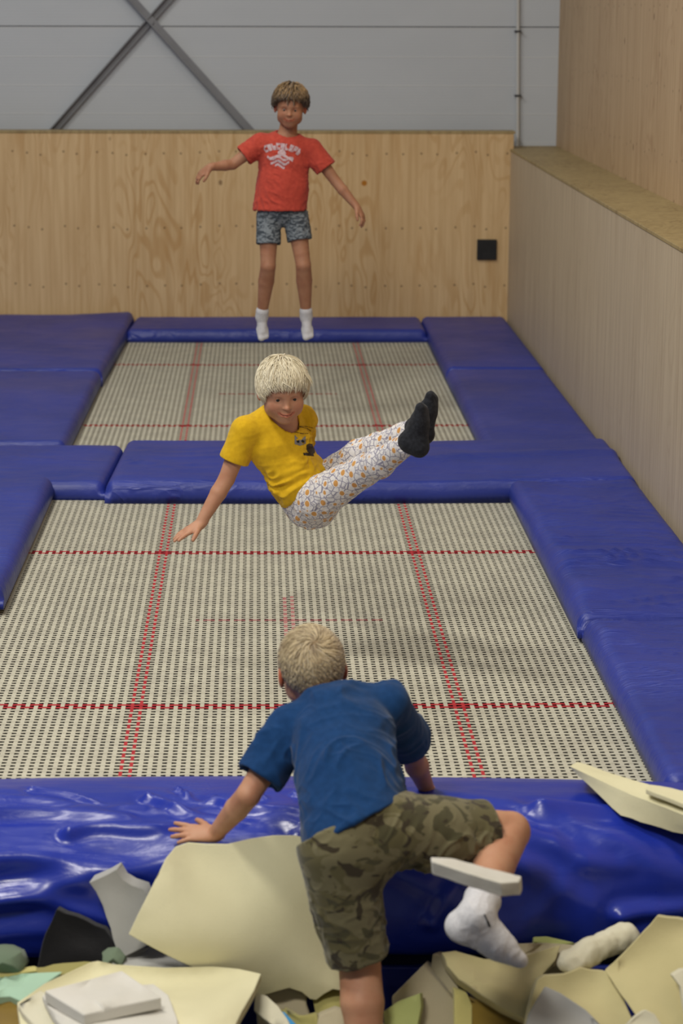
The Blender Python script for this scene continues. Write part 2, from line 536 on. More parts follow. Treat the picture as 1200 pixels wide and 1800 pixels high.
# ------------------------------------------------------------------ head
def _smin(a, b, k):
    h = np.maximum(k - np.abs(a - b), 0) / k
    return np.minimum(a, b) - h * h * k * .25
def _smax(a, b, k): return -_smin(-a, -b, k)
SMILE = [(-.0245, -.0735, -.0460), (-.015, -.0820, -.0515), (0, -.0865, -.0535), (.015, -.0820, -.0515), (.0245, -.0735, -.0460)]
def head_sdf(x, y, z, slit=.0044):
    def E(c, r, rx=0):
        f = ell(c, r)[0]; return f(x, y, z)
    ax = np.abs(x)
    d = E((0, .012, .028), (.074, .092, .081))
    d = _smin(d, E((0, -.020, -.026), (.060, .064, .072)), .035)
    d = _smin(d, ell((0, -.056, -.080), (.022, .018, .016))[0](ax, y, z), .032)
    d = _smin(d, ell((.036, -.050, -.030), (.026, .024, .026))[0](ax, y, z), .02)
    d = _smin(d, ell((.044, -.012, -.058), (.018, .030, .018))[0](ax, y, z), .03)
    d = _smin(d, cone((0, -.074, .022), (.036, -.066, .020), .011, .008)[0](ax, y, z), .016)
    # eye hollows, lids, slit
    d = _smax(d, -ell((.0295, -.090, .001), (.017, .016, .011))[0](ax, y, z), .014)
    d = _smin(d, ell((.0295, -.0655, .001), (.0150, .0120, .0110))[0](ax, y, z), .004)
    d = _smax(d, -ell((.0295, -.083, .0008), (.0122, .014, slit))[0](ax, y, z), .0012)
    # nose
    d = _smin(d, cone((0, -.074, .014), (0, -.0895, -.020), .0055, .0075)[0](ax, y, z), .012)
    d = _smin(d, ell((0, -.0930, -.0225), (.0085, .0090, .0078))[0](ax, y, z), .006)
    d = _smin(d, ell((.0100, -.0840, -.0250), (.0060, .0080, .0055))[0](ax, y, z), .004)
    d = _smax(d, -ell((.0055, -.0900, -.0320), (.0030, .0045, .0035))[0](ax, y, z), .002)
    # mouth
    d = _smin(d, ell((0, -.070, -.052), (.026, .014, .020))[0](ax, y, z), .012)
    for i in range(2, 4):
        p, q = SMILE[i], SMILE[i + 1]
        up = [(p[0], p[1] - .001, p[2] + .0036), (q[0], q[1], q[2] + .001)]
        dn = [(p[0], p[1] - .0008, p[2] - .0046), (q[0], q[1] + .001, q[2] - .0012)]
        d = _smin(d, cone(up[0], up[1], .0038 if i == 2 else .0034, .0034 if i == 2 else .0012)[0](ax, y, z), .003)
        d = _smin(d, cone(dn[0], dn[1], .0048 if i == 2 else .0040, .0040 if i == 2 else .0012)[0](ax, y, z), .003)
        d = _smax(d, -cone((p[0], p[1] - .004, p[2]), (q[0], q[1] - .004, q[2]), .0022, .0018)[0](ax, y, z), .0015)
    # ears
    c, s_ = math.cos(.35), math.sin(.35)
    ex, ey, ez = ax - .080, y - .012, z + .006
    rx = ex * c - ey * s_; ry = ex * s_ + ey * c
    e = ell((0, 0, 0), (.0075, .0185, .0300))[0](rx, ry, ez)
    e = _smax(e, -ell((.0080, -.0035, .002), (.0075, .0110, .0190))[0](rx, ry, ez), .004)
    d = _smin(d, e, .006)
    return d

def head_R(yaw, pitch, roll):
    return np.array((Matrix.Rotation(R(yaw), 3, 'Z') @ Matrix.Rotation(R(pitch), 3, 'X') @ Matrix.Rotation(R(roll), 3, 'Y')))

def to_local(V, c, Rm, s): return ((V - A(c)) @ Rm) / s
def to_world(V, c, Rm, s): return (A(V) * s) @ Rm.T + A(c)

# ------------------------------------------------------------------ hand, foot
def hand_prims(F, wrist, fdir, back, thumb, s=1.0, curl=(.15, .2, .25, .3), spread=.10, tcurl=.3, tout=.75):
    """five fingers: fdir = along the fingers, back = away from the palm, thumb = side of the thumb"""
    f = nrm(fdir); b = A(back); b = nrm(b - np.dot(b, f) * f); t = A(thumb); t = t - np.dot(t, f) * f; t = nrm(t - np.dot(t, b) * b)
    w = A(wrist)
    def P(x, y, z): return w + s * (f * x + t * y + b * z)
    F.add(cone(P(-.01, 0, 0), P(.018, 0, 0), .0175 * s, .0195 * s, .68, b), k=.012)
    F.add(cone(P(.016, .009, 0), P(.052, .016, 0), .0150 * s, .0140 * s, .62, b), k=.012)
    F.add(cone(P(.016, -.009, 0), P(.048, -.017, 0), .0145 * s, .0125 * s, .62, b), k=.012)
    F.add(cone(P(.020, 0, 0), P(.052, 0, 0), .0150 * s, .0140 * s, .62, b), k=.012)
    base = [(.056, .0200), (.060, .0070), (.057, -.0065), (.050, -.0190)]
    lens = [(.024, .016, .013), (.027, .018, .014), (.025, .016, .013), (.019, .013, .011)]
    for i in range(4):
        ang = (1.4 - i) * spread
        p = P(base[i][0], base[i][1], 0); c = 0
        r0 = .0078 if i < 3 else .0068
        for j, l in enumerate(lens[i]):
            c += curl[i] * (1.0 if j else .6)
            dr = (f * math.cos(ang) + t * math.sin(ang)) * math.cos(c) - b * math.sin(c)
            q = p + dr * l * s
            ra, rb = r0 * (1 - .09 * j), r0 * (1 - .09 * (j + 1))
            F.add(cone(p, q, ra * s, rb * s), k=.0035)
            p = q
    # thumb: leaves the side of the palm near its base
    p = P(.014, .016, -.002); a = tout
    for j, (l, ra, rb) in enumerate(((.026, .0125, .0098), (.021, .0092, .0084), (.017, .0084, .0070))):
        dr = nrm(f * math.cos(a) + t * math.sin(a) - b * (.18 + .1 * j))
        q = p + dr * l * s
        F.add(cone(p, q, ra * s, rb * s), k=.006 if j == 0 else .003)
        p = q; a -= tcurl

def foot_prims(ankle, toe, up, s=1.0, grow=0.0, heel=1.0):
    """foot from the ankle; toe = direction of the toes, up = away from the sole"""
    f = nrm(toe); u = A(up); u = nrm(u - np.dot(u, f) * f); a = A(ankle)
    def P(x, z, y=0): return a + s * (f * x + u * z)
    sd = np.cross(f, u)
    g = grow
    pr = [cone(P(0, .0), P(-.016, -.034), .027 * s + g, .0245 * s + g),
          cone(P(-.016, -.036), P(.060, -.042), .0235 * s + g, .020 * s + g),
          cone(P(.006, -.008), P(.075, -.036), .026 * s + g, .019 * s + g),
          cone(P(.060, -.044) + sd * .010 * s, P(.108, -.047) + sd * .010 * s, .0195 * s + g, .0150 * s + g, .8, u),
          cone(P(.060, -.044) - sd * .012 * s, P(.098, -.047) - sd * .016 * s, .0185 * s + g, .0138 * s + g, .8, u)]
    return pr
# ------------------------------------------------------------------ the hall
YB = 15.84          # front face of the plywood back wall
XW = 1.735          # plywood wall on the right
ZL = 1.225          # ledge height
mb = MB(); mb.box((-8, -1, -1.05), (6, 18, -0.95)); struct(mb.build('floor', M['floor']))
mb = MB(); mb.box((-8, YB, -.95), (XW + .02, YB + .035, 1.345)); struct(mb.build('wall_back', M['ply_back'], bevel=.003))
mb = MB(); mb.box((-8, YB - .004, 1.345), (XW + .03, YB + .16, 1.362)); struct(mb.build('trim_1', M['ply_ledge'], bevel=.003))
mb = MB(); mb.box((XW, 0.5, -.95), (XW + .03, YB + .20, ZL)); struct(mb.build('wall_right', M['ply_side'], bevel=.003))
mb = MB(); mb.box((XW - .004, 0.5, ZL), (XW + .37, YB + .34, ZL + .018)); struct(mb.build('trim_2', M['ply_ledge'], bevel=.003))
mb = MB(); mb.box((XW + .355, 0.5, ZL - .1), (XW + .395, YB + .34, 5.5)); struct(mb.build('wall_upper_right', M['ply_upper']))
YP = YB + .34
mb = MB(); mb.box((-8, YP, .0), (XW + .8, YP + .12, 2.055)); mb.box((-8, YP, 2.062), (XW + .8, YP + .12, 7.2))
mb.box((-8, YP + .006, 2.05), (XW + .8, YP + .1, 2.066), 1)
struct(mb.build('wall_white_back', M['panel'], mats=[M['panel'], M['steel']]))
# low dark kerb of the foam pit under the front pad
YE = 5.66
mb = MB(); mb.box((-3.2, YE, -.95), (XW, YE + .12, -.03)); struct(mb.build('wall_pit', M['pit']))
mb = MB(); mb.box((-3.2, 3.0, -.56), (XW, YE, -.50)); struct(mb.build('floor_pit', M['pit']))

# cross bracing on the white wall
YX = YP - .05
br = empty('cross_brace', at(265, 38, YX), 'grey steel cross bracing on the white wall above the plywood', 'bracing')
def brace_bar(p, q, y, nm):
    a = at(*p, y); b = at(*q, y)
    d = (b - a).normalized(); sd = d.cross(Vector((0, 1, 0))).normalized()
    m_ = MB(); m_.bar(a, b, .052, .012, up=(0, 1, 0)); m_.bar(a + Vector((0, -.02, 0)) + sd * .02, b + Vector((0, -.02, 0)) + sd * .02, .010, .045, up=(0, 1, 0))
    m_.build('steel_bar', M['brace'], br, bevel=.001)
brace_bar((72, 254), (420, -142), YX + .012, 0)
brace_bar((462, 254), (112, -135), YX - .012, 1)
m_ = MB(); c = at(265, 38, YX - .03); m_.tube([c + Vector((0, .0, 0)), c + Vector((0, .06, 0))], .022, 8); m_.build('bolt', M['brace'], br)

# conduit
pp = empty('conduit_pipe', at(910, 264, YP - .03), 'thin white vertical pipe with dark clips on the white wall', 'pipe')
m_ = MB(); pa, pb = at(909.5, 267, YP - .03), at(911, -400, YP - .03); m_.tube([pa] + [pa.lerp(pb, t) for t in (.005, .2, .4, .6, .8, .995)] + [pb], .0125, 14); m_.build('pipe', M['pipe'], pp, smooth=True)
for y in (55, 168, -80):
    p = at(910, y, YP - .03); m_ = MB()
    m_.box((p.x - .022, p.y - .02, p.z - .006), (p.x + .022, p.y + .028, p.z + .006)); m_.build('pipe_clip', M['steel'], pp, bevel=.001)

# black box on the back wall
p = at(855, 438.5, YB)
bx = empty('wall_box', p, 'small square black box on the plywood back wall near the corner', 'wall box')
m_ = MB(); m_.box((p.x - .068, YB - .022, p.z - .070), (p.x + .068, YB + .004, p.z + .070)); m_.build('housing', M['black'], bx, bevel=.004)
m_ = MB()
for i in range(6):
    for j in range(4):
        m_.box((p.x - .026 + i * .014, YB - .0235, p.z - .062 + j * .012), (p.x - .018 + i * .014, YB - .0215, p.z - .056 + j * .012))
m_.build('grille', M['darkgrey'], bx)

# ------------------------------------------------------------------ trampolines
PITCHW = 0.0282
def trampoline(label, cx, yb, ny):
    nx = 76
    t = empty('trampoline', (cx, yb - ny * PITCHW / 2, 0), label, 'trampoline', 'trampolines with cream webbing beds')
    xs = [(i - (nx - 1) / 2) * PITCHW for i in range(nx)]
    ys = [yb - (ny - 1) * PITCHW + j * PITCHW for j in range(ny)]
    yc = (ys[0] + ys[-1]) / 2
    redx = {int(round((nx - 1) / 2 + s * .525 / PITCHW)) + d for s in (-1, 1) for d in (0, 1)}
    redx = {k - 1 if k < nx / 2 and False else k for k in redx}
    def near(v, arr): return min(range(len(arr)), key=lambda i: abs(arr[i] - v))
    r0, r1 = near(yc - 1.065, ys), near(yc + 1.065, ys)
    redy = {r0, r0 + 1, r1, r1 + 1}
    redy_set = redy
    crossx = {nx // 2 - 1, nx // 2}; crossy = {near(yc, ys)}
    def sag(x, y): return -.004 * math.cos(x * 1.4) * 1.0
    m_ = MB()
    A_ = .00035
    def strip(along_y, i):
        if along_y:
            pos = xs[i]; n = ny; other = ys; hw = .0068
            if i in redx: hw = .0052
        else:
            pos = ys[i]; n = nx; other = xs; hw = .0074
        vs = []; fs = []; mi = []
        ends = PITCHW * .6
        pts = []
        for k in range(n):
            z = A_ if ((i + k) % 2 == 0) == along_y else -A_
            pts.append((other[k] - PITCHW * .30, z)); pts.append((other[k] + PITCHW * .30, z))
        pts[0] = (pts[0][0] - ends, 0); pts[-1] = (pts[-1][0] + ends, 0)
        for (o, z) in pts:
            x, y = (pos, o) if along_y else (o, pos)
            zz = z + sag(x - 0, y)
            if along_y: vs += [(cx + x - hw, y, zz), (cx + x + hw, y, zz)]
            else: vs += [(cx + x, y - hw, zz), (cx + x, y + hw, zz)]
        for k in range(len(pts) - 1):
            a = 2 * k
            fs.append((a, a + 1, a + 3, a + 2) if along_y else (a, a + 2, a + 3, a + 1))
            o = (pts[k][0] + pts[k + 1][0]) / 2
            c = 0
            if along_y:
                if i in redx: c = 1
                elif i in crossx and abs(o - yc) < .36: c = 2
            else:
                if i in redy: c = 1
                elif i in crossy and abs(o) < .35: c = 1 if i % 2 else 2
            mi.append(c)
        b = len(m_.v); m_.v += vs; m_.f += [tuple(q + b for q in f) for f in fs]; m_.mi += mi
    for i in range(nx): strip(True, i)
    for j in range(ny): strip(False, j)
    bed = m_.build('webbing_bed', M['web'], t, mats=[M['web'], M['web_red'], M['web_faded']])
    so = bed.modifiers.new('thick', 'SOLIDIFY'); so.thickness = .0005
    f = MB(); x0, x1 = cx - nx * PITCHW / 2 - .10, cx + nx * PITCHW / 2 + .10; y0, y1 = ys[0] - .10, ys[-1] + .10
    for a, b in (((x0, y0), (x1, y0)), ((x1, y0), (x1, y1)), ((x1, y1), (x0, y1)), ((x0, y1), (x0, y0))):
        f.bar((a[0], a[1], -.03), (b[0], b[1], -.03), .06, .04)
    f.build('frame', M['steel'], t, bevel=.004)
    return t
CX = .112
trampoline('large trampoline in front, right under the boy in the yellow shirt', CX, 10.19, 148)
trampoline('large trampoline at the back near the plywood wall', CX, 15.21, 148)

# ------------------------------------------------------------------ pads
def pad(name, label, quad, zb, th, seed=0, wr=.004, wdir='X', seam=.05, dz=None, round_=.045, n=(70, 70), material='vinyl', group='blue vinyl safety pads around the trampolines', tilt=0):
    """quad: corners (x, y) near-left, near-right, far-right, far-left"""
    q = [Vector((a, b, 0)) for a, b in quad]
    Lx = ((q[1] - q[0]).length + (q[2] - q[3]).length) / 2; Ly = ((q[3] - q[0]).length + (q[2] - q[1]).length) / 2
    def axis(L, k):
        r = round_; e = [0, .04, .12, .25, .4, .6, .8, 1.0]
        a = [r * v for v in e]; b = [L - r * v for v in e][::-1]
        mid = list(np.linspace(a[-1], b[0], k + 2)[1:-1])
        return np.array(a + mid + b) / L
    U = axis(Lx, n[0]); V_ = axis(Ly, n[1])
    uu, vv = np.meshgrid(U, V_, indexing='ij')
    P = np.zeros(uu.shape + (3,))
    for c in range(2):
        P[..., c] = (1 - uu) * (1 - vv) * q[0][c] + uu * (1 - vv) * q[1][c] + uu * vv * q[2][c] + (1 - uu) * vv * q[3][c]
    dx = np.minimum(uu, 1 - uu) * Lx; dy = np.minimum(vv, 1 - vv) * Ly
    ex = 1 - np.clip(dx / round_, 0, 1); ey = 1 - np.clip(dy / round_, 0, 1)
    e = np.clip(np.sqrt(ex ** 2 + ey ** 2), 0, 1)
    prof = np.sqrt(np.clip(1 - e ** 2.2, 0, 1))
    z = th * (.35 + .65 * prof)
    inner = np.clip(np.minimum(dx, dy) / .06, 0, 1)
    crown = .012 * np.sin(np.pi * uu) * np.sin(np.pi * vv)
    Q = P.copy()
    if wdir == 'X': S = np.stack([P[..., 0] * 2.2, P[..., 1] * 11 + P[..., 0] * 1.5, P[..., 0] * 0], -1)
    else: S = np.stack([P[..., 0] * 11 + P[..., 1] * 1.2, P[..., 1] * 2.2, P[..., 0] * 0], -1)
    warp = fbm(P * 1.7, 1, seed + 9, 2)
    S[..., 1] += warp * 1.5
    w = np.maximum(ridge(S, 1.0, seed), 0) ** 2 * np.clip(fbm(P, 1.3, seed + 3, 2) + .5, 0, 1.2)
    w += .35 * np.maximum(ridge(S * 2.3, 1.0, seed + 2), 0) ** 2
    w += .8 * fbm(P, 2.5, seed + 4, 2)
    z = z + inner * (wr * w + crown)
    if seam:
        sd = np.abs(dx - seam)
        z = z + .003 * np.exp(-(sd / .006) ** 2) * (dy > .03)
    if dz is not None: z = z + dz(P[..., 0], P[..., 1]) * np.clip(e * 0 + 1, 0, 1)
    P[..., 2] = zb + z
    nu, nv = uu.shape
    idx = np.arange(nu * nv).reshape(nu, nv)
    T = P.reshape(-1, 3)
    Bt = T.copy(); Bt[:, 2] = np.minimum(zb, T[:, 2] - .01) if dz is None else np.minimum(zb + 0 * T[:, 2], T[:, 2] - th * .6)
    off = nu * nv
    f = np.stack([idx[:-1, :-1], idx[1:, :-1], idx[1:, 1:], idx[:-1, 1:]], -1).reshape(-1, 4)
    fb = f[:, ::-1] + off
    ring = list(idx[:, 0]) + list(idx[-1, 1:]) + list(idx[-2::-1, -1]) + list(idx[0, -2:0:-1])
    ring = np.array(ring); nx_ = np.roll(ring, -1)
    side = np.stack([ring, ring + off, nx_ + off, nx_], -1)
    o = np_obj(name, np.concatenate([T, Bt]), np.concatenate([f, fb, side]), M[material])
    return tag(o, label, 'safety pad', group)

def w2(px, py, z=.08):
    p = atz(px, py, z); return (p.x, p.y)
XL = -2.6
# far pad in front of the plywood wall
pad('safety_pad', 'narrow blue pad along the foot of the plywood back wall', [(-.89, 15.16), (1.13, 15.16), (1.13, 15.83), (-.86, 15.83)], .0, .085, 1, .002, n=(60, 14))
# right side, far trampoline
XR0, XR1 = 1.125, 1.725
pad('safety_pad', 'blue corner pad between the back wall and the right plywood wall', [(XR0, 13.52), (XR1, 13.52), (XR1, 15.83), (XR0 + .005, 15.83)], .0, .088, 2, .003, n=(24, 60))
pad('safety_pad', 'blue side pad beside the back trampoline along the right wall', [(XR0, 11.12), (XR1, 11.12), (XR1, 13.53), (XR0, 13.53)], .0, .080, 3, .0025, n=(24, 60))
# crossbar between the trampolines
def bar_dz(x, y):
    g = lambda a, w: np.exp(-(a / w) ** 2)
    r = .016 * np.exp(-((y - (10.62 + .10 * (x - .6))) / .07) ** 2) * (x > .4) * np.clip((x - .4) / .5, 0, 1)
    r = r + .02 * np.clip((x - .8) / .8, 0, 1)
    return r
pad('safety_pad', 'long blue crossbar pad lying between the two trampolines', [(-.70, 10.13), (XR1, 10.13), (XR1 + .004, 11.12), (-.66, 11.20)], .012, .085, 4, .006, wdir='X', seam=0, dz=bar_dz, n=(90, 40))
pad('safety_pad', 'short blue crossbar pad at the left end of the crossbar, beside its seam', [(XL, 10.20), (-.702, 10.20), (-.665, 11.12), (XL, 11.12)], .0, .082, 5, .007, seam=0, n=(60, 30))
# right side, near trampoline
pad('safety_pad', 'wrinkled blue side pad beside the front trampoline, behind the seam', [(XR0 + .005, 7.79), (XR1, 7.79), (XR1, 10.15), (XR0 + .01, 10.15)], .02, .085, 6, .018, n=(36, 110))
pad('safety_pad', 'blue side pad right of the front trampoline, nearest the foam pit', [(XR0 + .02, 6.10), (XR1, 6.10), (XR1, 7.79), (XR0 + .02, 7.79)], .012, .085, 7, .017, n=(36, 100))
# left side
def lift(x, y): return .02 * np.clip((x + 1.3) / .4, 0, 1) * np.clip((y - 15.2) / .4, 0, 1)
pad('safety_pad', 'wide blue pad in the far left corner by the plywood wall', [(XL, 13.35), (-.925, 13.35), (-.865, 15.8), (XL, 15.8)], .02, .085, 8, .004, seam=0, dz=lift, n=(60, 60))
pad('safety_pad', 'wide blue pad left of the back trampoline, before the corner pad', [(XL, 11.12), (-.955, 11.12), (-.93, 13.37), (XL, 13.37)], .012, .085, 9, .002, seam=0, n=(60, 60))
pad('safety_pad', 'blue side pad left of the front trampoline, next to the crossbar', [(XL, 8.18), (-.945, 8.18), (-.935, 10.21), (XL, 10.21)], .025, .085, 10, .010, n=(50, 90))
pad('safety_pad', 'blue side pad at the left edge of the photo, nearest the foam pit', [(XL, 6.10), (-.99, 6.10), (-.975, 8.2), (XL, 8.2)], .0, .085, 11, .005, n=(50, 90))

# the big soft pad that wraps over the edge of the foam pit
def front_pad():
    x0, x1 = -2.3, 1.73
    nx, nt = 420, 150
    X = np.linspace(x0, x1, nx)
    # profile (y, z) by arc length
    prof = [(6.17, .01), (6.16, .045), (6.11, .085), (6.02, .105), (5.90, .115), (5.78, .115), (5.70, .105), (5.635, .075), (5.60, .02), (5.585, -.05), (5.58, -.12), (5.585, -.18), (5.60, -.225), (5.64, -.24), (5.655, -.235)]
    pr = np.array(prof); s = np.concatenate([[0], np.cumsum(np.hypot(*np.diff(pr, axis=0).T))])
    S = np.linspace(0, s[-1], nt)
    # smooth interpolation
    yy = np.interp(S, s, pr[:, 0]); zz = np.interp(S, s, pr[:, 1])
    for _ in range(12):
        yy[1:-1] = (yy[:-2] + 2 * yy[1:-1] + yy[2:]) / 4; zz[1:-1] = (zz[:-2] + 2 * zz[1:-1] + zz[2:]) / 4
    P = np.zeros((nx, nt, 3)); P[..., 0] = X[:, None]; P[..., 1] = yy[None]; P[..., 2] = zz[None]
    sag = -.035 + .085 * np.clip(np.abs(P[..., 0] + .05) / 1.4, 0, 1.6) ** 2
    wt = np.exp(-((S - .1) / .30) ** 2)[None]
    P[..., 1] -= sag * wt                        # back edge bows away in the middle
    nt_ = np.zeros_like(P)
    ty = np.gradient(yy); tz = np.gradient(zz); l = np.hypot(ty, tz)
    nt_[..., 1] = (tz / l)[None]; nt_[..., 2] = (-ty / l)[None]
    amp = np.clip((S - .10) / .25, 0.05, 1)[None] * np.clip((s[-1] - S) / .1, 0, 1)[None]
    Q = np.stack([P[..., 0], np.broadcast_to(S, P[..., 0].shape), 0 * P[..., 0]], -1)
    W = fbm(Q, 1.6, 3, 2)[..., None] * np.array([.25, .12, 0])
    q = Q + W
    d = .016 * fbm(q * np.array([1.1, 3.4, 1]), 1.5, 1, 2)
    # diagonal pulls radiating over the lip
    a = .55
    q2 = np.stack([q[..., 0] * math.cos(a) + q[..., 1] * math.sin(a), -q[..., 0] * math.sin(a) + q[..., 1] * math.cos(a), q[..., 2]], -1)
    mid = np.exp(-((Q[..., 1] - .62) / .28) ** 2)
    d += .012 * mid * sridge(q2 * np.array([.8, 4.0, 1]), 1.3, 21)
    q3 = np.stack([q[..., 0] * math.cos(a) - q[..., 1] * math.sin(a), q[..., 0] * math.sin(a) + q[..., 1] * math.cos(a), q[..., 2]], -1)
    d += .007 * mid * sridge(q3 * np.array([.8, 4.5, 1]), 1.3, 33)
    d += .0015 * mid * ridge(q * np.array([9, 3, 1]), 1.7, 12)
    # single folds: (x0, s0, x1, s1, width, height)
    folds = [(-1.15, .80, .10, .60, .030, .020), (-1.0, .62, -.25, .66, .028, .022), (-1.1, .46, .15, .44, .022, .012),
             (-.30, .36, -.05, .52, .018, .018), (-.12, .38, .12, .50, .016, .016), (.30, .40, .10, .54, .02, .016), (.75, .47, 1.45, .47, .030, .020),
             (1.32, .48, 1.16, .72, .025, .022), (1.36, .48, 1.65, .70, .024, .018), (.45, .78, .62, .62, .02, .014),
             (-1.15, .36, -.45, .40, .016, .014), (-.95, .50, -.35, .46, .020, .020), (-.62, .30, -.30, .42, .012, .014), (-.50, .56, -.18, .50, .018, .018), (-.22, .30, -.10, .42, .010, .016), (-.02, .28, .03, .42, .011, .016), (.10, .33, .22, .40, .012, .012), (.24, .28, .30, .40, .010, .012),
             (-.80, .72, -.30, .78, .024, .018), (-1.1, .95, -.55, .80, .024, .016), (.62, .56, .95, .64, .028, .016), (.95, .80, 1.3, .68, .024, .016), (1.45, .58, 1.70, .62, .022, .016)]
    for fx0, fs0, fx1, fs1, w, h in folds:
        A0 = np.array([fx0, fs0]); D = np.array([fx1, fs1]) - A0; L2 = (D ** 2).sum()
        px = Q[..., 0] - fx0; ps = Q[..., 1] - fs0
        t = np.clip((px * D[0] + ps * D[1]) / L2, 0, 1)
        dist = np.hypot(px - t * D[0], ps - t * D[1] - .02 * np.sin(t * 6 + fx0 * 5))
        d += 1.25 * h * np.exp(-(dist / w) ** 2) * (1 - .6 * t) - .3 * h * np.exp(-((dist - 1.8 * w) / w) ** 2) * (1 - t)
    P += nt_ * (d * amp)[..., None]
    idx = np.arange(nx * nt).reshape(nx, nt)
    f = np.stack([idx[:-1, :-1], idx[:-1, 1:], idx[1:, 1:], idx[1:, :-1]], -1).reshape(-1, 4)
    # inner face closes the pad
    In = P.copy(); In[..., 1] = np.maximum(P[..., 1], 5.655) ; In[..., 2] = np.where(P[..., 2] > -.01, 0.0, P[..., 2])
    off = nx * nt
    ring = np.concatenate([idx[:, 0], idx[-1, 1:], idx[-2::-1, -1], idx[0, -2:0:-1]]); r2 = np.roll(ring, -1)
    side = np.stack([ring, r2, r2 + off, ring + off], -1)
    o = np_obj('safety_pad', np.concatenate([P.reshape(-1, 3), In.reshape(-1, 3)]), np.concatenate([f, f[:, ::-1] + off, side]), M['vinyl_front'])
    tag(o, 'big glossy blue pad folded over the edge of the foam pit', 'safety pad', 'blue vinyl safety pads around the trampolines')
    # lower blue strip on the pit wall
    m_ = MB(); m_.box((-2.3, 5.635, -.50), (1.73, 5.658, -.275)); 
    tag(m_.build('pit_liner', M['vinyl'], bevel=.004), 'blue vinyl liner hanging below the front pad behind the foam', 'liner')
front_pad()
# ------------------------------------------------------------------ people
def skin_mat(name, base, red):
    m = mat(name, rough=.55, spec=.35, sss=.15); n = N(m)
    a = n.new('ShaderNodeVertexColor', layer_name='tint')
    c = n.mix(n.step(n.noise(n.coord(), 18, 4), .3, .75), base, red)
    n.color(n.mix(1.0, c, a.outputs[0], 'MULTIPLY'))
    n.bump(n.noise(n.coord(), 300, 2), .05, .002)
    return m
def hair_mat(name, a_, b_, rough=.45):
    m = mat(name, rough=rough, spec=.4, sheen=.3); n = N(m)
    a = n.new('ShaderNodeVertexColor', layer_name='tint')
    n.color(n.mix(a.outputs[0], a_, b_))
    return m
def cloth_mat(name, a_, b_, scale=60, rough=.9):
    m = mat(name, rough=rough, spec=.12, sheen=.10); n = N(m)
    n.color(n.mix(n.step(n.noise(n.coord(), scale, 4), .3, .7), a_, b_))
    n.bump(n.noise(n.coord(), 500, 2), .15, .002)
    return m
M['skin_tan'] = skin_mat('tanned_skin', (.42, .21, .12), (.35, .155, .085))
M['skin_fair'] = skin_mat('fair_skin', (.50, .265, .16), (.43, .20, .115))
M['eye_white'] = mat('eye_white', (.36, .33, .30), .5)
M['iris'] = mat('dark_iris', (.02, .014, .010), .15)
M['teeth'] = mat('teeth', (.65, .62, .55), .3)
M['brow_blond'] = mat('blond_brow', (.30, .19, .10), .8)
M['brow_brown'] = mat('brown_brow', (.09, .05, .025), .8)
M['red_cotton'] = cloth_mat('red_cotton', (.52, .075, .048), (.45, .060, .040))
M['yellow_cotton'] = cloth_mat('mustard_yellow_cotton', (.68, .42, .015), (.60, .36, .012))
M['blue_cotton'] = cloth_mat('navy_blue_cotton', (.009, .046, .145), (.007, .038, .120))
M['white_sock'] = cloth_mat('white_knit', (.62, .62, .64), (.54, .54, .56), 150)
M['black_sock'] = cloth_mat('black_knit', (.012, .013, .016), (.022, .024, .030), 90)
M['print_white'] = cloth_mat('white_print', (.62, .50, .52), (.50, .32, .33), 90)
M['print_grey'] = cloth_mat('grey_print', (.24, .23, .22), (.18, .17, .17), 200)
M['print_brown'] = cloth_mat('brown_print', (.030, .018, .008), (.05, .03, .012), 200)
M['print_line'] = cloth_mat('dark_line_print', (.10, .05, .01), (.08, .04, .01))
M['print_black'] = cloth_mat('black_print', (.01, .01, .01), (.02, .02, .02))

def camo():
    m = mat('camouflage_cotton', rough=.9, spec=.15, sheen=.2); n = N(m)
    v = n.coord((1, 1, 1.5))
    a = n.noise(v, 13, 2, .5, .8); b = n.noise(n.coord((1, 1, 1.4), (4, 2, 1)), 15, 2, .5, .8); c_ = n.noise(n.coord((1, 1, 1.4), (1, 7, 3)), 17, 2, .5, .8)
    c = n.mix(n.step(a, .47, .50), (.112, .098, .045), (.155, .138, .074))
    c = n.mix(n.step(b, .55, .575), c, (.068, .062, .030))
    c = n.mix(n.step(c_, .60, .62), c, (.045, .035, .020))
    n.color(c); n.bump(n.noise(n.coord(), 500, 2), .15, .002)
    return m
M['camo'] = camo()
def fleck():
    m = mat('grey_patterned_jersey', rough=.9, spec=.15); n = N(m)
    a = n.noise(n.coord((1, 1, 2.2), rot=(0, .6, 0)), 26, 3, .6, 1.2)
    c = n.mix(n.step(a, .44, .56), (.060, .072, .085), (.22, .25, .27))
    n.color(c); return m
M['fleck'] = fleck()
def fruit():
    m = mat('white_leggings_print', rough=.9, spec=.15, sheen=.2); n = N(m)
    v = n.coord()
    # wandering leaf lines
    ln = n.vor(n.coord((1, 1, 1.1), (.3, .7, .1)), 46, 'DISTANCE_TO_EDGE')
    wv = n.noise(v, 70, 2, .5, 1.5)
    c = n.mix(n.step(ln, .03, .09), (.24, .23, .30), (.70, .68, .66))
    c = n.mix(n.m('MULTIPLY', n.step(wv, .56, .60), .6), c, (.30, .29, .36))
    d = n.vor(n.coord((1.1, 1.1, .9), (.1, .4, .2)), 30, rnd=.4)
    c = n.mix(n.step(d, .36, .42), (.70, .66, .62), c)
    c = n.mix(n.step(d, .27, .32), n.mix(n.noise(v, 40, 1), (.62, .34, .09), (.50, .22, .07)), c)
    n.color(c); return m
M['fruit'] = fruit()
M['hair_blond'] = hair_mat('pale_blond_hair', (.46, .38, .22), (.82, .75, .56))
M['hair_sand'] = hair_mat('sandy_blond_hair', (.20, .13, .06), (.60, .49, .29))
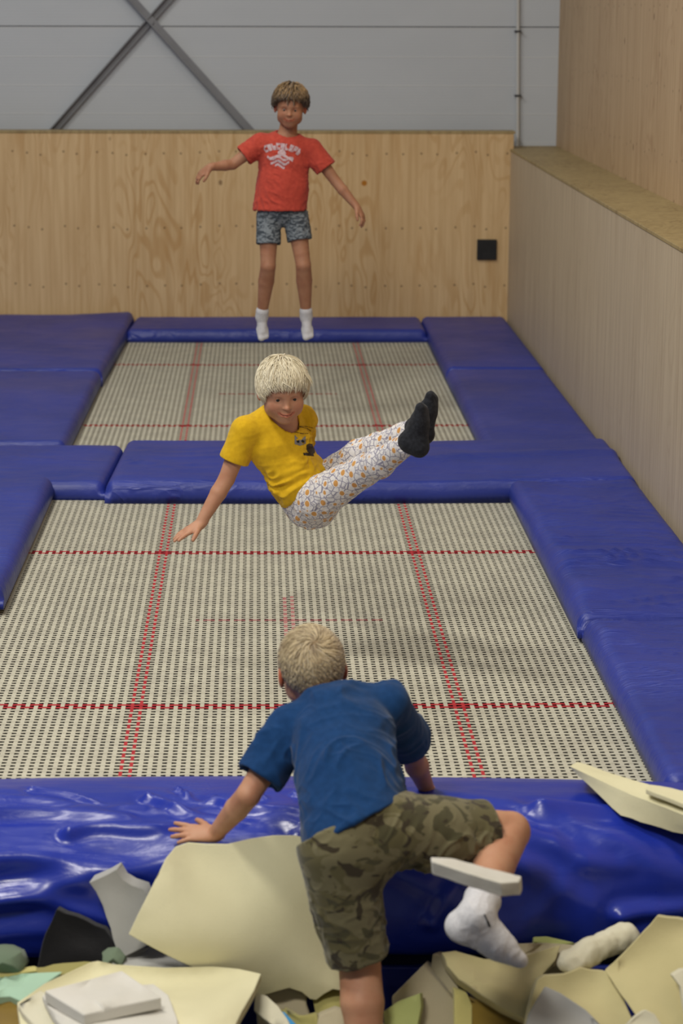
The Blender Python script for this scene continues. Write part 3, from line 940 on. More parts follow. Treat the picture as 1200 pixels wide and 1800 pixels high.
M['hair_brown'] = hair_mat('brown_hair', (.026, .013, .006), (.40, .24, .085))

def hair_part(root, c, Rm, s, material, spec, h=.0035):
    """cap of short hair plus separate locks that follow the skull from the crown"""
    cc = A((0, .012, .028)); rr = A((.0775, .0955, .0845)) + spec.get('puff', .006)
    ys = spec['line_y']; zs = spec['line_z']
    def zline(y): return np.interp(y, ys, zs)
    def cap(x, y, z):
        d = ell(cc, rr)[0](x, y, z)
        zl = zline(np.asarray(y, dtype=np.float64)).astype(np.float32)
        d = _smax(d, (zl - z) * .8, .012)
        hollow = ell(cc, rr - spec.get('puff', .006) - .007)[0](x, y, z)
        return _smax(d, -hollow, .004)
    F = Field(c - .16 * s, c + .16 * s, h)
    F.add(local(cap, c, Rm, s, .15 * s), k=.001)
    V, Q = F.mesh()
    L = to_local(V, c, Rm, s)
    nn = vnormals(V, Q)
    ang = np.arctan2(L[:, 0] - spec['crown'][0], -(L[:, 1] - spec['crown'][1]))
    st = np.stack([ang * 7, L[:, 2] * 12, ang * 0], 1)
    tnt = np.clip(.55 + .35 * vnoise(st, 1.7, 3) + .25 * vnoise(L, 22, 2), 0, 1)
    V = V + nn * (.0015 * vnoise(st, 2.5, 5))[:, None] * s
    cr = A(spec['crown'])
    dc = np.linalg.norm(L - cr, axis=1)
    tnt *= np.clip(.15 + dc / spec.get('whorl', .035), 0, 1)
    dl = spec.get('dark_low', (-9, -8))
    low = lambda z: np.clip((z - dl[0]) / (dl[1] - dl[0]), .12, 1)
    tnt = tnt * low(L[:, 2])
    rng = np.random.RandomState(spec.get('seed', 1))
    verts = []; faces = []; tint = []
    n = spec['n']; gold = math.pi * (3 - math.sqrt(5))
    k = 0
    for i in range(n * 2):
        zz = 1 - 2 * (i + .5) / (n * 2); ph = i * gold
        u = A((math.cos(ph) * math.sqrt(1 - zz * zz), math.sin(ph) * math.sqrt(1 - zz * zz), zz))
        p = cc + u * rr
        if p[2] < zline(p[1]) + .004: continue
        Ln = spec['len'](p) * (.75 + .5 * rng.rand())
        if Ln <= 0: continue
        seg = 6
        ww = spec.get('w', .0042) * (.6 + .8 * rng.rand())
        swirl = spec.get('swirl', .35)
        lift = spec.get('lift', .006) * (.3 + 1.2 * rng.rand())
        dirj = rng.randn(3) * spec.get('mess', .15)
        flow = spec.get('flow')
        base = rng.rand()
        jit = rng.uniform(*spec.get('jit', (-.006, .012)))
        def march(Ln):
            q = p.copy(); pts = []; stop = None
            for j in range(seg + 1):
                t = j / seg
                nrmv = (q - cc) / rr ** 2; nrmv /= np.linalg.norm(nrmv)
                d = q - cr
                if flow is not None: d = flow(q, d)
                du = d / (np.linalg.norm(d) + 1e-6)
                d = du + swirl * np.cross(nrmv, du) + dirj
                d = d - np.dot(d, nrmv) * nrmv; d /= (np.linalg.norm(d) + 1e-6)
                off = lift * math.sin(min(t * 1.25, 1) * math.pi * .75) + .0006
                pts.append((q + nrmv * off, nrmv, np.cross(nrmv, d)))
                if stop is None and q[2] < zline(q[1]) - spec.get('over', .004) - jit: stop = t
                q = q + d * Ln / seg
                e = (q - cc) / rr; ln = np.linalg.norm(e)
                q = cc + (q - cc) / ln
            return pts, stop
        pts, stop = march(Ln)
        if stop is not None:
            if stop < .12: continue
            pts, _ = march(Ln * stop)
        b = len(verts)
        for j, (pp, nv, sv) in enumerate(pts):
            w = ww * (1 - (j / seg) ** 2.2) * (.55 + .45 * min(j, 1)) + .0003
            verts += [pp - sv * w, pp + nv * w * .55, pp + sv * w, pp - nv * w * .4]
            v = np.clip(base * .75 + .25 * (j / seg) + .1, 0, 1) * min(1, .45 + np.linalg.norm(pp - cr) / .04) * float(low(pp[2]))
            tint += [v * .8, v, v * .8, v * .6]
        for j in range(seg):
            for a in range(4):
                a2 = (a + 1) % 4
                faces.append((b + j * 4 + a, b + j * 4 + a2, b + j * 4 + 4 + a2, b + j * 4 + 4 + a))
    # free strands
    for pl, w in spec.get('strands', []):
        b = len(verts); m_ = len(pl)
        for j, pp in enumerate(pl):
            pp = A(pp); d = A(pl[min(j + 1, m_ - 1)]) - A(pl[max(j - 1, 0)]); sv = np.cross(d, (0, -1, 0)); sv = sv / (np.linalg.norm(sv) + 1e-9)
            ww = w * (1 - (j / (m_ - 1)) ** 2) + .0004
            nv = A((0, -1, 0))
            verts += [pp - sv * ww, pp + nv * ww * .5, pp + sv * ww, pp - nv * ww * .5]
            tint += [.25, .35, .3, .2]
        for j in range(m_ - 1):
            for a in range(4):
                a2 = (a + 1) % 4
                faces.append((b + j * 4 + a, b + j * 4 + a2, b + j * 4 + 4 + a2, b + j * 4 + 4 + a))
    W = to_world(np.array(verts), c, Rm, s)
    VV = np.concatenate([V, W]); QQ = np.concatenate([Q, np.array(faces) + len(V)])
    tt = np.concatenate([tnt, np.array(tint)])
    return np_obj('hair', VV, QQ, material, root, tint=np.stack([tt] * 3, 1))

def skin_tint(V, c, Rm, s, lips=(.97, .66, .64)):
    L = to_local(V, c, Rm, s); ax = np.abs(L[:, 0])
    T = np.ones((len(V), 3))
    def blend(w, col):
        nonlocal T
        w = np.clip(w, 0, 1)[:, None]; T = T * (1 - w) + T * A(col) * w
    near = np.linalg.norm(L, axis=1) < .16
    m_ = np.full(len(V), 9.0)
    for i in range(2, 4):
        a, b = A(SMILE[i]), A(SMILE[i + 1]); P = np.stack([ax, L[:, 1], L[:, 2]], 1); d = b - a
        t = np.clip(((P - a) @ d) / (d @ d), 0, 1); Wd = P - a - t[:, None] * d
        m_ = np.minimum(m_, np.sqrt(Wd[:, 0] ** 2 + (Wd[:, 2] * 1.0) ** 2 + (.3 * Wd[:, 1]) ** 2))
    blend((.0085 - m_) / .003, lips)
    blend((.0024 - m_) / .0012, (.25, .10, .10))
    ch = np.sqrt((ax - .038) ** 2 + (L[:, 1] + .065) ** 2 + (L[:, 2] + .028) ** 2)
    blend((.026 - ch) / .02 * .6 * near, (1.05, .78, .74))
    ns = np.linalg.norm(L - A((0, -.094, -.022)), axis=1); blend((.014 - ns) / .01 * .5, (1.08, .80, .76))
    er = np.sqrt(((ax - .082) / 1) ** 2 + (L[:, 1] - .012) ** 2 * .4 + (L[:, 2]) ** 2 * .3); blend((.018 - er) / .006 * near, (1.1, .58, .48))
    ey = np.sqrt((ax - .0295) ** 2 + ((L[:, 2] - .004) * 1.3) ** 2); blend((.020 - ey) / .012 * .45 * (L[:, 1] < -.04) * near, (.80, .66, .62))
    return T

def face_parts(root, c, Rm, s, brow, gaze=(0, 0), squint=1.0, teeth=False):
    for sx in (-1, 1):
        ec = A((sx * .0295, -.0655, .0008))
        m_ = MB()
        def ball(cen, r, n1=14, n2=10, ysc=1.0):
            vs = []; fs = []
            for i in range(n2 + 1):
                th = math.pi * i / n2
                for j in range(n1):
                    ph = 2 * math.pi * j / n1
                    vs.append(to_world(A((cen[0] + r * math.sin(th) * math.cos(ph), cen[1] + ysc * r * math.sin(th) * math.sin(ph), cen[2] + r * math.cos(th)))[None], c, Rm, s)[0])
            for i in range(n2):
                for j in range(n1):
                    j2 = (j + 1) % n1
                    fs.append((i * n1 + j, i * n1 + j2, (i + 1) * n1 + j2, (i + 1) * n1 + j))
            return vs, fs
        v, f = ball(ec, .0108); m_.add(v, f)
        e = m_.build('eye', M['eye_white'], root, smooth=True)
        m2 = MB(); v, f = ball(ec + A((gaze[0], -.0080, gaze[1])), .0064, ysc=.55); m2.add(v, f)
        ir = m2.build('iris', M['iris'], None, smooth=True); ir.parent = e
        m3 = MB()
        pts = [(.014, -.0765, .0175), (.024, -.0800, .0215), (.034, -.0770, .0215), (.043, -.0690, .0180)]
        m3.tube([to_world(A((sx * a, b, z_))[None], c, Rm, s)[0] for a, b, z_ in pts], [.0012 * s, .0024 * s, .0020 * s, .0009 * s], 6)
        m3.build('eyebrow', brow, root, smooth=True)
    if teeth:
        m4 = MB()
        vs = []; fs = []
        for i in range(9):
            x = -.017 + .034 * i / 8
            y = -.0815 + .010 * (x / .018) ** 2; z0 = -.0530 + .006 * (x / .024) ** 2
            vs += [to_world(A((x, y, z0 + .0018))[None], c, Rm, s)[0], to_world(A((x, y, z0 - .0022))[None], c, Rm, s)[0],
                   to_world(A((x, y + .006, z0 - .0022))[None], c, Rm, s)[0], to_world(A((x, y + .006, z0 + .0018))[None], c, Rm, s)[0]]
        for i in range(8):
            for k in range(4):
                k2 = (k + 1) % 4
                fs.append((i * 4 + k, i * 4 + k2, i * 4 + 4 + k2, i * 4 + 4 + k))
        m4.add(vs, fs); m4.build('teeth', M['teeth'], root, smooth=True)

def decal(root, target, name, material, centre, right, up, normal, wd, ht, mask, nu=60, nv=40, off=.0012):
    """print that follows the cloth: cells of a drawn mask laid on the surface"""
    me = target.data
    vs = [v.co.copy() for v in me.vertices]
    T = BVHTree.FromPolygons(vs, [tuple(p.vertices) for p in me.polygons])
    right = Vector(right).normalized(); normal = Vector(normal).normalized(); up = Vector(up).normalized()
    cache = {}
    def hit(i, j):
        if (i, j) not in cache:
            p = Vector(centre) + right * wd * (i / nu - .5) + up * ht * (j / nv - .5) + normal * .25
            loc, nn, _, dist = T.ray_cast(p, -normal, .5)
            cache[(i, j)] = None if loc is None else loc + nn * off
        return cache[(i, j)]
    V = []; Fc = []; ids = {}
    for i in range(nu):
        for j in range(nv):
            if not mask((i + .5) / nu * 2 - 1, (j + .5) / nv * 2 - 1): continue
            cs = [hit(i, j), hit(i + 1, j), hit(i + 1, j + 1), hit(i, j + 1)]
            if any(c is None for c in cs): continue
            if max((cs[a] - cs[(a + 1) % 4]).length for a in range(4)) > .02: continue
            f = []
            for key, c in zip(((i, j), (i + 1, j), (i + 1, j + 1), (i, j + 1)), cs):
                if key not in ids: ids[key] = len(V); V.append(c)
                f.append(ids[key])
            Fc.append(f)
    if not Fc: return None
    o = link_mesh(name, V, Fc, material, None)
    o.parent = target
    return o

def bounds(pts, pad=.2):
    a = np.array([A(p) for p in pts]); return a.min(0) - pad, a.max(0) + pad

def folds(V, Nn, dirv, amp, f1=9, f2=40, seed=0, mask=None):
    """soft creases: ridges stretched along dirv"""
    d = nrm(dirv); s_ = V @ d
    P = V * f2 - np.outer(s_, d) * (f2 - f1)
    w = vnoise(V, 8, seed + 4)[:, None] * 1.2
    r = np.maximum(ridge(P + w, 1.0, seed), 0) ** 1.5 + .4 * vnoise(P * 1.9 + w, 1.0, seed + 1)
    r = r * np.clip(.55 + vnoise(V, 11, seed + 7), 0, 1.3)
    if mask is not None: r = r * mask
    return V + Nn * (amp * r)[:, None]
def lerp(a, b, t): return A(a) * (1 - t) + A(b) * t

# ================================================================== boy in the red shirt
def red_boy():
    Y = 12.4
    P = lambda x, y, d=0: A(at(x, y, Y + d))
    sh_a, el_a, wr_a = P(457, 252), P(409, 289, -.02), P(369, 294, -.08)
    sh_b, el_b, wr_b = P(548, 262), P(589, 318, -.02), P(627, 364, -.06)
    neck = P(504, 236, .03)
    pelv, belly, chest = P(494, 360), P(496, 330, .0), P(500, 275, .01)
    hip_a, kn_a, an_a = P(472, 384), P(471, 468, -.05), P(460, 556, .06)
    hip_b, kn_b, an_b = P(520, 384), P(533, 466, -.05), P(538, 556, .05)
    hc = P(510, 189, -.04); hs = 1.0; Rh = head_R(-3, 9, 3)
    side = nrm(hip_b - hip_a); fwd = A((0, -1, 0))
    root = empty('person', Vector((pelv[0], pelv[1], 0.001)), 'boy in a red T-shirt and grey shorts jumping over the back trampoline', 'person')
    root.location = Vector(pelv)
    pts = [sh_a, el_a, wr_a, sh_b, el_b, wr_b, neck, pelv, kn_a, an_a, kn_b, an_b, hc]
    lo, hi = bounds(pts, .17)
    F = Field(lo, hi, .0045)
    F.add(cone(pelv, belly, .090, .082, .78, fwd), cone(belly, chest, .086, .108, .72, fwd), cone(chest, lerp(sh_a, sh_b, .5) + A((0, 0, -.02)), .105, .085, .7, fwd), k=.03)
    F.add(cone(sh_a, sh_b, .042, .042), k=.04)
    hn = to_world(A((0, .02, -.045))[None], hc, Rh, hs)[0]
    F.add(cone(neck + A((0, 0, -.03)), hn, .050, .046), k=.03)
    for s_, e_, w_ in ((sh_a, el_a, wr_a), (sh_b, el_b, wr_b)):
        limb(F, [s_, e_, lerp(e_, w_, .35), w_], [.039, .0285, .029, .019])
    for h_, k_, a_ in ((hip_a, kn_a, an_a), (hip_b, kn_b, an_b)):
        m1 = lerp(k_, a_, .3) + A((0, .012, 0))
        limb(F, [h_, lerp(h_, k_, .75), k_, m1, a_], [.060, .043, .041, .0435, .025], .02)
    hand_prims(F, wr_a, P(348, 309, -.08) - wr_a, (-.3, -.5, .8), (.1, -.8, -.5), 1.02, (.35, .4, .45, .5), .12)
    hand_prims(F, wr_b, P(640, 385, -.08) - wr_b, (.7, -.3, .5), (-.5, -.8, -.3), 1.02, (.5, .5, .55, .6), .12)
    for pr in foot_prims(an_a, (.10, -.55, -.80), (.1, -.85, .3), 1.0): F.add(pr, k=.012)
    for pr in foot_prims(an_b, (.06, -.62, -.62), (.0, -.85, .4), 1.0): F.add(pr, k=.012)
    F.add(local(lambda x, y, z: head_sdf(x, y, z, .0024), hc, Rh, hs, .14), k=.012)
    V, Q = F.mesh()
    np_obj('body', V, Q, M['skin_tan'], root, tint=skin_tint(V, hc, Rh, hs))
    face_parts(root, hc, Rh, hs, M['brow_brown'], (0, -.002), teeth=True)
    def ln(p): return .055 if p[2] > .05 else .028
    def flow(q, d):
        # parted in the middle, falling to both sides and forward
        return A((d[0] * 1.6 + (.02 if q[0] > .01 else -.02), d[1] - .03, d[2] * .6))
    hair_part(root, hc, Rh, hs, M['hair_brown'], dict(puff=.010, line_y=[-.12, -.085, -.06, -.03, .02, .06, .12], line_z=[.075, .066, .055, .010, .000, -.03, -.045], crown=(.0, .03, .118),
              n=1000, len=ln, w=.0038, lift=.012, mess=.20, swirl=.1, flow=flow, seed=4, dark_low=(.035, .10), over=.002,
              strands=[([(-.004, -.088, .088), (-.010, -.098, .062), (-.013, -.096, .040), (-.012, -.090, .024)], .0050), ([(.012, -.086, .088), (.020, -.096, .060), (.022, -.092, .036), (.020, -.087, .022)], .0060),
                       ([(.03, -.080, .080), (.045, -.084, .055), (.052, -.074, .035)], .007), ([(-.03, -.082, .080), (-.045, -.082, .062), (-.056, -.070, .045)], .006),
                       ([(.0, .0, .118), (.004, -.004, .135), (.012, -.008, .142)], .003), ([(-.04, -.02, .11), (-.05, -.03, .125), (-.06, -.035, .128)], .003), ([(.03, .0, .112), (.04, .0, .128), (.044, -.01, .134)], .003)]))
    # T-shirt
    G = Field(lo, hi, .0045)
    hemc = P(491, 368)
    G.add(cone(hemc + A((0, 0, -.05)), belly, .150, .130, .74, fwd), cone(belly, chest, .130, .130, .68, fwd), cone(chest, lerp(sh_a, sh_b, .5) + A((0, 0, -.015)), .128, .098, .66, fwd), k=.03)
    nk = neck - A((0, 0, .022))
    G.add(cone(sh_a, sh_b, .048, .048), cone(lerp(sh_a, sh_b, .2), nk, .040, .050), cone(lerp(sh_a, sh_b, .8), nk, .040, .050), k=.03)
    for s_, e_ in ((sh_a, el_a), (sh_b, el_b)):
        G.add(cone(s_, lerp(s_, e_, .74), .054, .060), k=.022)
        c_ = lerp(s_, e_, .60); n_ = nrm(e_ - s_)
        G.cut(disc_cut(c_, n_, .10, .2)); G.cut(bore(c_ - n_ * .045, c_ + n_ * .02, .050, .054))
    G.cut(disc_cut(hemc, (0, 0, -1), .22, .2)); G.cut(bore(hemc + A((0, 0, .03)), hemc - A((0, 0, .03)), .124, .128, .74, fwd))
    G.cut(bore(neck + A((0, -.020, -.050)), hn + A((0, 0, .05)), .058, .075))
    V, Q = G.mesh(); Nn = vnormals(V, Q)
    V = folds(V, Nn, (.2, 0, 1), .006, 10, 34, 2, np.clip((lerp(sh_a, sh_b, .5)[2] - V[:, 2]) * 6, .25, 1))
    V = folds(V, vnormals(V, Q), (.7, 0, -.7), .004, 10, 40, 12)
    shirt = np_obj('t_shirt', V, Q, M['red_cotton'], root)
    def m1(u, v):
        r = math.hypot(u, (v + 1.15) * 1.0); a = math.degrees(math.atan2(u, v + 1.15))
        if 1.50 < r < 1.96 and abs(a) < 36:            # arched lettering
            k = (a + 36) % 8.0
            if k < 1.2: return False
            row = int((r - 1.50) / .1533); ch = int((a + 36) // 8)
            pat = [(1, 0, 1), (1, 1, 1), (1, 1, 0), (1, 0, 1), (1, 1, 1), (1, 0, 0), (1, 1, 1), (0, 1, 1), (1, 1, 1)][ch % 9]
            return bool(pat[min(row, 2)]) or k < 3.2
        if u * u / .05 + (v - .12) ** 2 / .05 < 1: return True
        if abs(v - .02 - .55 * -abs(u) + .0) < .09 and abs(u) < .62: return True
        for vv, w in ((-.25, .72), (-.52, .50), (-.78, .26)):
            if abs(v - vv + .10 * math.sin(u * 9)) < .085 and abs(u + .05) < w: return True
        return False
    decal(root, shirt, 'chest_print', M['print_white'], P(495, 272, -.1), side + A((0, 0, -.08)), (0.08, 0, 1), (0, -1, .1), .195, .155, m1, 64, 48)
    # shorts
    G = Field(lo, hi, .0045)
    waist = P(494, 362)
    G.add(cone(waist + A((0, 0, .03)), pelv + A((0, 0, -.012)), .103, .110, .74, fwd), k=.02)
    for h_, k_, c_ in ((hip_a, kn_a, lerp(hip_a, kn_a, .54)), (hip_b, kn_b, lerp(hip_b, kn_b, .47))):
        n_ = nrm(k_ - h_)
        G.add(cone(h_ + A((0, 0, .01)), c_ + n_ * .05, .066, .067, .98, fwd), k=.008)
        G.cut(disc_cut(c_, n_, .085, .2)); G.cut(bore(c_ - n_ * .05, c_ + n_ * .02, .055, .059))
    V, Q = G.mesh(); Nn = vnormals(V, Q)
    V = folds(V, Nn, (.5, 0, 1), .004, 12, 40, 7)
    np_obj('shorts', V, Q, M['fleck'], root)
    # socks
    for an, kn, toe, up in ((an_a, kn_a, (.10, -.55, -.80), (.1, -.85, .3)), (an_b, kn_b, (.06, -.62, -.62), (.0, -.85, .4))):
        G = Field(an - .17, an + .17, .0035)
        G.add(*foot_prims(an, toe, up, 1.0, .0035), k=.012)
        n_ = nrm(kn - an)
        G.add(cone(an, an + n_ * .03, .034, .036), k=.012)
        V, Q = G.mesh(); np_obj('sock', V, Q, M['white_sock'], root)
    return root

# ================================================================== boy in the yellow shirt
def yellow_boy():
    Y = 7.5
    P = lambda x, y, d=0: A(at(x, y, Y + d))
    hc = P(497, 688, -.04); hs = .95; Rh = head_R(9, 15, -2)
    neck = P(491, 738, .03)
    sh_a = P(431, 757, -.02); el_a = P(398, 842, -.02); wr_a = P(351, 922, -.06)
    sh_b = P(531, 737, .10); el_b = P(520, 800, .24); wr_b = P(530, 850, .30)
    chest = P(488, 775, .04); belly = P(519, 834, .04); pelv = P(543, 876, .04)
    hip_a = P(556, 878, -.03); kn_a = P(640, 827, -.16); an_a = P(718, 777, -.34)
    hip_b = P(560, 858, .11); kn_b = P(632, 800, .02); an_b = P(729, 753, -.16)
    root = empty('person', Vector(pelv), 'blond boy in a yellow T-shirt and patterned leggings in mid-air over the front trampoline', 'person')
    pts = [sh_a, el_a, wr_a, sh_b, el_b, wr_b, neck, pelv, kn_a, an_a, kn_b, an_b, hc]
    lo, hi = bounds(pts, .17)
    side = nrm(sh_b - sh_a)
    axis = nrm(lerp(sh_a, sh_b, .5) - pelv)
    fwd = nrm(np.cross(side, axis)); fwd = fwd if fwd[1] < 0 else -fwd
    hfwd = nrm(A((.55, -.45, .75)))
    F = Field(lo, hi, .0032)
    F.add(cone(pelv, belly, .088, .080, .85, hfwd), cone(belly, chest, .080, .096, .74, fwd), cone(chest, lerp(sh_a, sh_b, .5) - axis * .02, .092, .075, .72, fwd), k=.03)
    F.add(cone(sh_a, sh_b, .036, .036), k=.035)
    hn = to_world(A((0, .018, -.045))[None], hc, Rh, hs)[0]
    F.add(cone(neck - axis * .03, hn, .044, .042), k=.03)
    limb(F, [sh_a, el_a, lerp(el_a, wr_a, .3), wr_a], [.036, .0275, .0275, .0180])
    F.add(cone(sh_b, el_b, .036, .0275), cone(el_b, wr_b, .0275, .0185), k=.015)
    for h_, k_, a_ in ((hip_a, kn_a, an_a), (hip_b, kn_b, an_b)):
        m1 = lerp(k_, a_, .35) + A((0, 0, -.008))
        F.add(cone(h_, k_, .066, .046), cone(k_, m1, .044, .043), cone(m1, a_, .042, .027), k=.02)
    fd = P(308, 945, -.10) - wr_a
    hand_prims(F, wr_a, fd, (-.35, -.25, .9), P(352, 950, -.16) - wr_a, .90, (.05, .08, .1, .12), .10, .15, .75)
    hand_prims(F, wr_b, (.5, .6, -.6), (.4, .4, .8), (.6, -.5, .2), .88, (.2, .2, .25, .3), .1)
    toe_a, up_a = (-.04, .06, 1.0), (-.85, .40, .15)
    toe_b, up_b = (.10, .10, 1.0), (-.80, .45, .1)
    for pr in foot_prims(an_a, toe_a, up_a, 1.0): F.add(pr, k=.012)
    for pr in foot_prims(an_b, toe_b, up_b, 1.0): F.add(pr, k=.012)
    F.add(local(head_sdf, hc, Rh, hs, .14), k=.012)
    V, Q = F.mesh()
    np_obj('body', V, Q, M['skin_fair'], root, tint=skin_tint(V, hc, Rh, hs))
    face_parts(root, hc, Rh, hs, M['brow_blond'], (0, .0005))
    def ln(p): return .11 if p[1] < -.01 else .08
    hair_part(root, hc, Rh, hs, M['hair_blond'], dict(puff=.009, line_y=[-.12, -.085, -.065, -.035, .01, .06, .12], line_z=[.080, .070, .055, .006, -.006, -.05, -.06], over=.004, crown=(.012, .045, .128),
              n=2800, len=ln, w=.0021, lift=.0065, mess=.20, swirl=.15, seed=2, whorl=.02, jit=(-.010, .016),
              strands=[([(.070, -.02, .080), (.088, -.03, .062), (.100, -.04, .040)], .006), ([(.066, -.04, .085), (.085, -.05, .062), (.094, -.06, .038)], .005)]), h=.003)
    # T-shirt
    G = Field(lo, hi, .0032)
    hem = P(540, 868, .04); hd = nrm(hem - belly)
    G.add(cone(belly + hd * .14, belly, .108, .093, .90, hfwd), cone(belly, chest, .092, .107, .76, fwd), cone(chest, lerp(sh_a, sh_b, .5) - axis * .01, .104, .085, .74, fwd), k=.03)
    nk = neck - axis * .024
    G.add(cone(sh_a, sh_b, .044, .044), cone(lerp(sh_a, sh_b, .2), nk, .038, .046), cone(lerp(sh_a, sh_b, .8), nk, .038, .046), k=.03)
    for s_, e_ in ((sh_a, el_a), (sh_b, el_b)):
        c_ = lerp(s_, e_, .62); n_ = nrm(e_ - s_)
        G.add(cone(s_, c_ + n_ * .04, .050, .046), cone(c_ - n_ * .014, c_ + n_ * .03, .0485, .0485), k=.012)
        G.cut(disc_cut(c_, n_, .075, .12)); G.cut(bore(c_ - n_ * .04, c_ + n_ * .02, .040, .042))
    # slanted hem: low at the back, tucked up over the lap
    hc0 = P(533, 862, .0); hn0 = nrm(A((.36, -.12, -.94)) * 1.0)
    G.cut(disc_cut(P(543, 860, -.02), nrm(A((.50, -.10, -.62))), .20, .2), k=.012)
    G.cut(bore(neck - axis * .040 + fwd * .012, hn + axis * .05 + fwd * .012, .045, .056))
    V, Q = G.mesh(); Nn = vnormals(V, Q)
    low = np.clip(((A(chest) + axis * .03 - V) @ axis) * 9, .1, 1)
    V = folds(V, Nn, A(P(560, 800)) - A(P(430, 850)), .011, 6, 34, 5, low)
    V = folds(V, vnormals(V, Q), A(P(560, 820)) - A(P(450, 830)), .006, 7, 48, 15, low)
    shirt = np_obj('t_shirt', V, Q, M['yellow_cotton'], root)
    rt = A(at(560, 760, Y)) - A(at(500, 760, Y)); upv = A(at(500, 700, Y)) - A(at(500, 760, Y)); vn = A((0, -1, .28))
    def grey(u, v):      # small grey animal face
        if (u + .42) ** 2 + (v - .25) ** 2 < .030 or (u - .42) ** 2 + (v + .25) ** 2 < .028: return False
        return (abs(u) < .85 and v < .65 - .5 * math.cos(u * 3.2) * .9 and v > -.85 - .3 * u + max(0, u) * .9) and not ((u + .35) ** 2 + (v + .1) ** 2 < .05) and not ((u - .40) ** 2 + (v - .0) ** 2 < .05)
    def dots(u, v): return (u + .35) ** 2 + (v + .1) ** 2 < .05 or (u - .40) ** 2 + (v - .0) ** 2 < .05
    def bear(u, v):      # dark brown shape
        if (u - .05) ** 2 / .36 + (v - .15) ** 2 / .40 < 1 and v > -.45: return True
        return -.95 < u < .25 and -.76 < v < -.36 + .1 * u
    def line(u, v):      # drawn outline of a paw
        a = abs(math.hypot(u * .9, (v + .1) * 1.3) - .72) < .045 and (u < .55 or v > 0)
        b = any(abs(u + .55 - .12 * k - .35 * (v - .3)) < .03 and -.15 < v < .45 for k in range(3))
        c = abs(v - .62 - .08 * math.sin(u * 4)) < .035 and u > -.6
        return a or b or c
    decal(root, shirt, 'grey_face_print', M['print_grey'], at(527, 776, Y), rt, upv, vn, .044, .038, grey, 26, 24)
    decal(root, shirt, 'eye_print', M['print_black'], at(527, 776, Y), rt, upv, vn, .044, .038, dots, 26, 24, .0018)
    decal(root, shirt, 'brown_animal_print', M['print_brown'], at(549, 790, Y), rt, upv, (.25, -.9, .25), .080, .058, bear, 34, 26)
    decal(root, shirt, 'paw_outline_print', M['print_line'], at(530, 755, Y), rt, upv, vn, .080, .040, line, 70, 40)
    # leggings
    G = Field(lo, hi, .0032)
    G.add(cone(belly + hd * .035, pelv + hd * .015, .084, .092, .88, hfwd), cone(pelv, lerp(hip_a, hip_b, .5) + A((0, 0, -.012)), .088, .080), k=.03)
    for h_, k_, a_ in ((hip_a, kn_a, an_a), (hip_b, kn_b, an_b)):
        m1 = lerp(k_, a_, .35) + A((0, 0, -.008)); n_ = nrm(a_ - k_)
        G.add(cone(h_, k_, .074, .051), cone(k_, m1, .050, .048), cone(m1, a_ + n_ * .02, .047, .034), k=.018)
        G.cut(disc_cut(a_ - n_ * .012, n_, .06, .2)); G.cut(bore(a_ - n_ * .035, a_ + n_ * .02, .030, .030))
    V, Q = G.mesh(); Nn = vnormals(V, Q)
    V = folds(V, Nn, (.2, .2, 1), .0035, 14, 45, 3)
    np_obj('leggings', V, Q, M['fruit'], root)
    for an, kn, toe, up in ((an_a, kn_a, toe_a, up_a), (an_b, kn_b, toe_b, up_b)):
        G = Field(an - .16, an + .16, .003)
        G.add(*foot_prims(an, toe, up, 1.0, .006), k=.016)
        n_ = nrm(kn - an); G.add(cone(an, an + n_ * .035, .031, .029), k=.012)
        V, Q = G.mesh(); V = folds(V, vnormals(V, Q), up, .0012, 30, 60, 3)
        np_obj('sock', V, Q, M['black_sock'], root)
    return root

